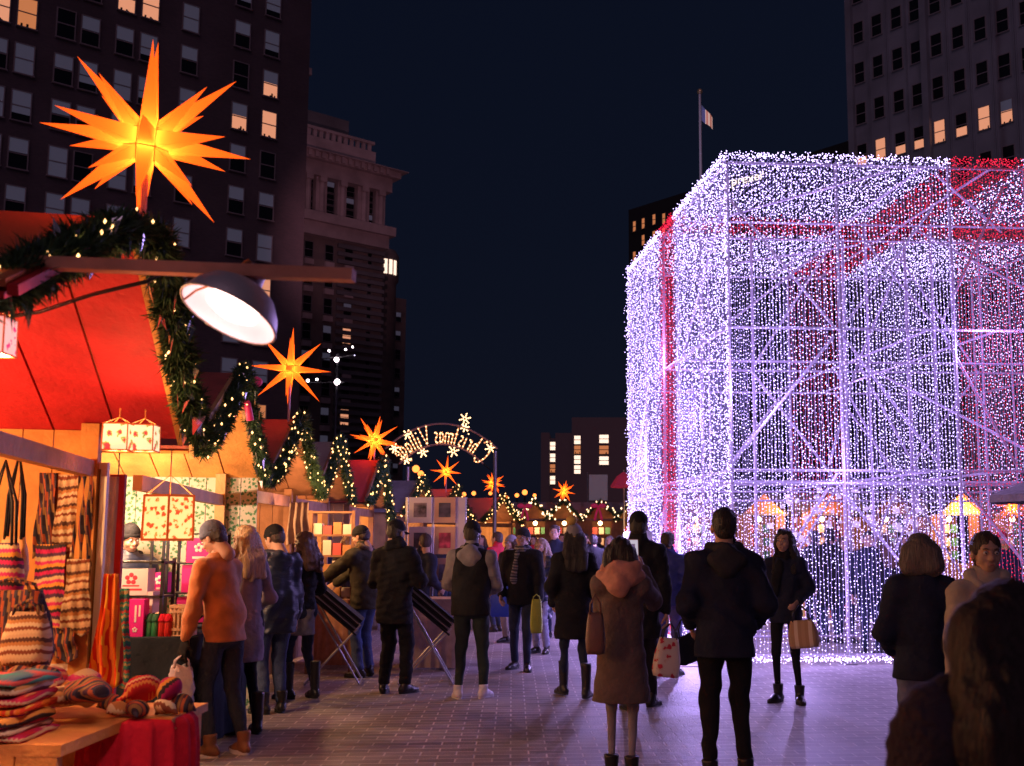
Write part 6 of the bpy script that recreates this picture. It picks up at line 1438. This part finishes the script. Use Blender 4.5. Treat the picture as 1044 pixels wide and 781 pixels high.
def clothtable(label, px0, px1, D, ztop, dep, m_):
    a, b = P(px0, 550, D).x, P(px1, 550, D).x
    t = thing('cloth_table', label, 'table', ((a + b) / 2, D, 0)); w = (b - a) / 2
    m = MB(); m.bb(-w, w, 0, dep, ztop - .03, ztop); m.build('tabletop', w_pale, t)
    m = MB(); k = 40; vs = []
    for j in range(2):
        for i in range(k + 1): x = -w - .01 + (2 * w + .02) * i / k; vs.append((x, -.02 + .012 * math.sin(i * .8) * (j == 0), ztop + .004 if j else .03))
    m.add(vs, [(i, i + 1, k + 2 + i, k + 1 + i) for i in range(k)]); m.bb(-w - .014, -w - .006, -.02, dep, .03, ztop); m.bb(w + .006, w + .014, -.02, dep, .03, ztop); m.build('skirt_cloth', m_, t, False)
    return t
clothtable('white cloth table with painted orange light behind the left print rack', 322, 362, 13.9, .84, .7, cloth('orange_lit_table_cloth', (.60, .30, .22)))  # warm stall light is put into the white cloth's salmon colour
clothtable('white cloth table with painted mauve light behind the right print rack', 412, 466, 13.6, .86, .7, cloth('mauve_lit_table_cloth', (.45, .33, .38)))  # violet light is put into the white cloth's mauve colour
# --- print display board
pd = thing('print_display', 'white stand of framed art prints in two columns behind the crowd', 'print display', (P(443, 550, 14.6).x, 14.6, 0)); xo = pd.location.x
fr_m = [mat('white_mount', (.75, .68, .78), .5), mat('peach_mount', (.72, .42, .32), .5)]; art = [mat('grey_art', (.25, .2, .26), .6, var=.9, vs=7), mat('dark_art', (.07, .06, .10), .6, var=.9, vs=9), mat('red_art', (.45, .05, .12), .6, var=.9, vs=12)]
m = MB()
for px in (414, 441, 474): x = P(px, 550, 14.6).x - xo; m.bb(x - .015, x + .015, .0, .03, 0, P(414, 507, 14.6).z)
m.build('post', steel, pd)
for r_, (ya, yb) in enumerate(((507, 533), (537, 565), (569, 598))):
    for c_, (xa, xb) in enumerate(((417, 440), (443, 464))):
        a, b = P(xa, ya, 14.55), P(xb, yb, 14.55); m = MB(); m.bb(a.x - xo, b.x - xo, -.06, -.03, b.z, a.z); fo = m.build('framed_print', fr_m[c_], pd)
        m = MB(); q = .22; m.bb(lerp(a.x, b.x, q) - xo, lerp(b.x, a.x, q) - xo, -.066, -.061, lerp(b.z, a.z, q), lerp(a.z, b.z, q)); m.build('artwork', art[(r_ + c_) % 3], fo)
a, b = P(465, 507, 14.6), P(474, 560, 14.6); m = MB(); m.bb(a.x - xo, b.x - xo, -.02, 0, b.z, a.z); m.build('side_panel', fr_m[0], pd)
# --- low planter wall, umbrella, banners
lw = MB(); a, b = P(385, 640, 19.5).x, P(640, 640, 19.5).x; lw.bb(a, b, 19.5, 20.0, 0, .42, 0); lw.bb(a - .05, b + .05, 19.44, 20.06, .421, .47, 1)
props(lw.build('low_wall', [concrete, stone_pale]), 'long low stone seating wall behind the standing crowd', 'wall')
um = thing('cafe_umbrella', 'grey market umbrella with orange lit stall beneath at the right edge', 'umbrella', (P(1078, 550, 11.9).x, 11.9, 0))
zt_ = P(1046, 490, 11.9).z
m = MB(); vs = [(0, 0, zt_ + .12)]; nn = 8
for i in range(nn): a = 2 * PI * i / nn; vs.append((.72 * math.cos(a), .72 * math.sin(a), zt_ - .16)); 
for i in range(nn): a = 2 * PI * i / nn; vs.append((.72 * math.cos(a), .72 * math.sin(a), zt_ - .24))
m.add(vs, [(0, 1 + i, 1 + (i + 1) % nn) for i in range(nn)] + [(1 + i, 9 + i, 9 + (i + 1) % nn, 1 + (i + 1) % nn) for i in range(nn)]); m.build('canopy', cloth('grey_canvas', (.33, .28, .33)), um)
m = MB(); m.tube([(0, 0, 0), (0, 0, zt_ + .16)], .022, 10); m.build('pole', steel, um)
for i in range(nn): a = 2 * PI * i / nn; m = MB(); m.tube([(0, 0, zt_ + .06), (.68 * math.cos(a), .68 * math.sin(a), zt_ - .17)], .008, 5); m.build('rib', steel, um)
for i, (px, py, lb) in enumerate(((610, 497, 'pale printed banner on a pole right of the smallest star'),)):
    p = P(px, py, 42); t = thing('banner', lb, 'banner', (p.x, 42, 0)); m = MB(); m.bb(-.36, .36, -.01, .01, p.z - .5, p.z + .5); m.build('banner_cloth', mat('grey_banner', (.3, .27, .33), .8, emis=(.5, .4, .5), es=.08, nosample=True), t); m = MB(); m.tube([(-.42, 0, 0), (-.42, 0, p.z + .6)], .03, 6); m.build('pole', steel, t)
p = P(636, 492, 34); t = thing('red_umbrella', 'closed topped red umbrella beside the left edge of the light cube', 'umbrella', (p.x, 34, 0))
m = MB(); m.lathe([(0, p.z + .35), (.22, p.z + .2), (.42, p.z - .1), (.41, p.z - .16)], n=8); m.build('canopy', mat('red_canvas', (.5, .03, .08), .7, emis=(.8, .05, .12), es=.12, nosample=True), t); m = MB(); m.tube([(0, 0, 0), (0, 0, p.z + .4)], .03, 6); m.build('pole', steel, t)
# --- things people carry
plastic = mat('white_plastic_bag', (.62, .52, .60), .35, bump=.8, bs=14, var=.15)
def hold(info, sd, d=.10): return arm_end(info[1], sd, d)
bag('crumpled white plastic bag hanging from the gloved hand of the rust jacket man', hold(pe['rust'], -1), .19, .26, .11, plastic, plastic, .08, rz=.6, soft=2.2, name='plastic_bag')
dots = floral('red_dotted_paper', (.75, .62, .52), (.6, .03, .06), 13, leaf=(.7, .5, .4))
bag('cream paper shopping bag with red dots, held at the hip of the tall man', hold(pe['tall'], 1) + Vector((.02, -.1, 0)), .26, .36, .14, dots, blk_leather, .14, rz=.3, name='shopping_bag', roll=.12)
bag('black shopping bag hanging beside the red dotted one', hold(pe['tall'], 1) + Vector((.14, .1, .02)), .30, .26, .12, black_c, blk_leather, .16, rz=.5, name='shopping_bag', roll=-.3)
bag('brown and cream handbag on the arm of the woman in heeled boots', hold(pe['facew'], -1, -.10) + Vector((-.06, -.12, -.06)), .30, .26, .13, stripes('handbag_leather', [(.45, .28, .18), (.40, .24, .15), (.62, .48, .38), (.40, .24, .15)], 7, (1, 0, 0), 0, False), blk_leather, .16, rz=-.5, name='handbag', roll=-.12)
bag('yellow green carrier bag beside the man with the striped scarf', P(547, 606, 13.3), .15, .40, .1, mat('lime_bag', (.42, .46, .05), .5, bump=.4), None, .06, name='carrier_bag')
bag('blue rucksack carried low behind the vest wearer', P(513, 590, 14.5), .36, .44, .2, mat('blue_nylon', (.04, .10, .50), .5, bump=.5, bs=10), None, .05, name='rucksack')
bag('small brown shoulder bag at the left hip of the photographing woman', P(607, 606, 7.2), .13, .26, .12, mat('brown_bag_leather', (.16, .08, .07), .5, bump=.3), None, .12, name='shoulder_bag')
ji = pe['olive'][1]; hp = arm_end(ji, 1, .10)
t = thing('phone', 'smartphone with a bright screen held up by the woman in olive brown', 'phone', hp + Vector((-.045, -.005, .055)), 0); t.rotation_euler = (rad(-8), 0, rad(8))
m = MB(); m.bb(-.037, .037, 0, .008, -.074, .074); m.build('case', mat('rose_phone_case', (.55, .25, .22), .4), t)
m = MB(); m.bb(-.033, .033, -.0022, -.0005, -.068, .068); m.build('screen', emit('phone_screen', (.85, .75, .9), .55), t)
m = MB(); m.bb(-.012, .012, -.004, -.0025, -.04, .04); m.build('screen_image', emit('phone_image', (.35, .22, .4), .35), t)
# a flat pale sheet on the paving by the cube
m = MB(); p = G(698, 679); m.box((0, 0, .006), (.34, .2, .006), Matrix.Rotation(.2, 3, 'Z')); props(m.build('paper_sheet', mat('cream_paper', (.8, .6, .5), .7), None, False, p), 'flat cream sheet lying on the paving by the cube corner', 'paper sheet')
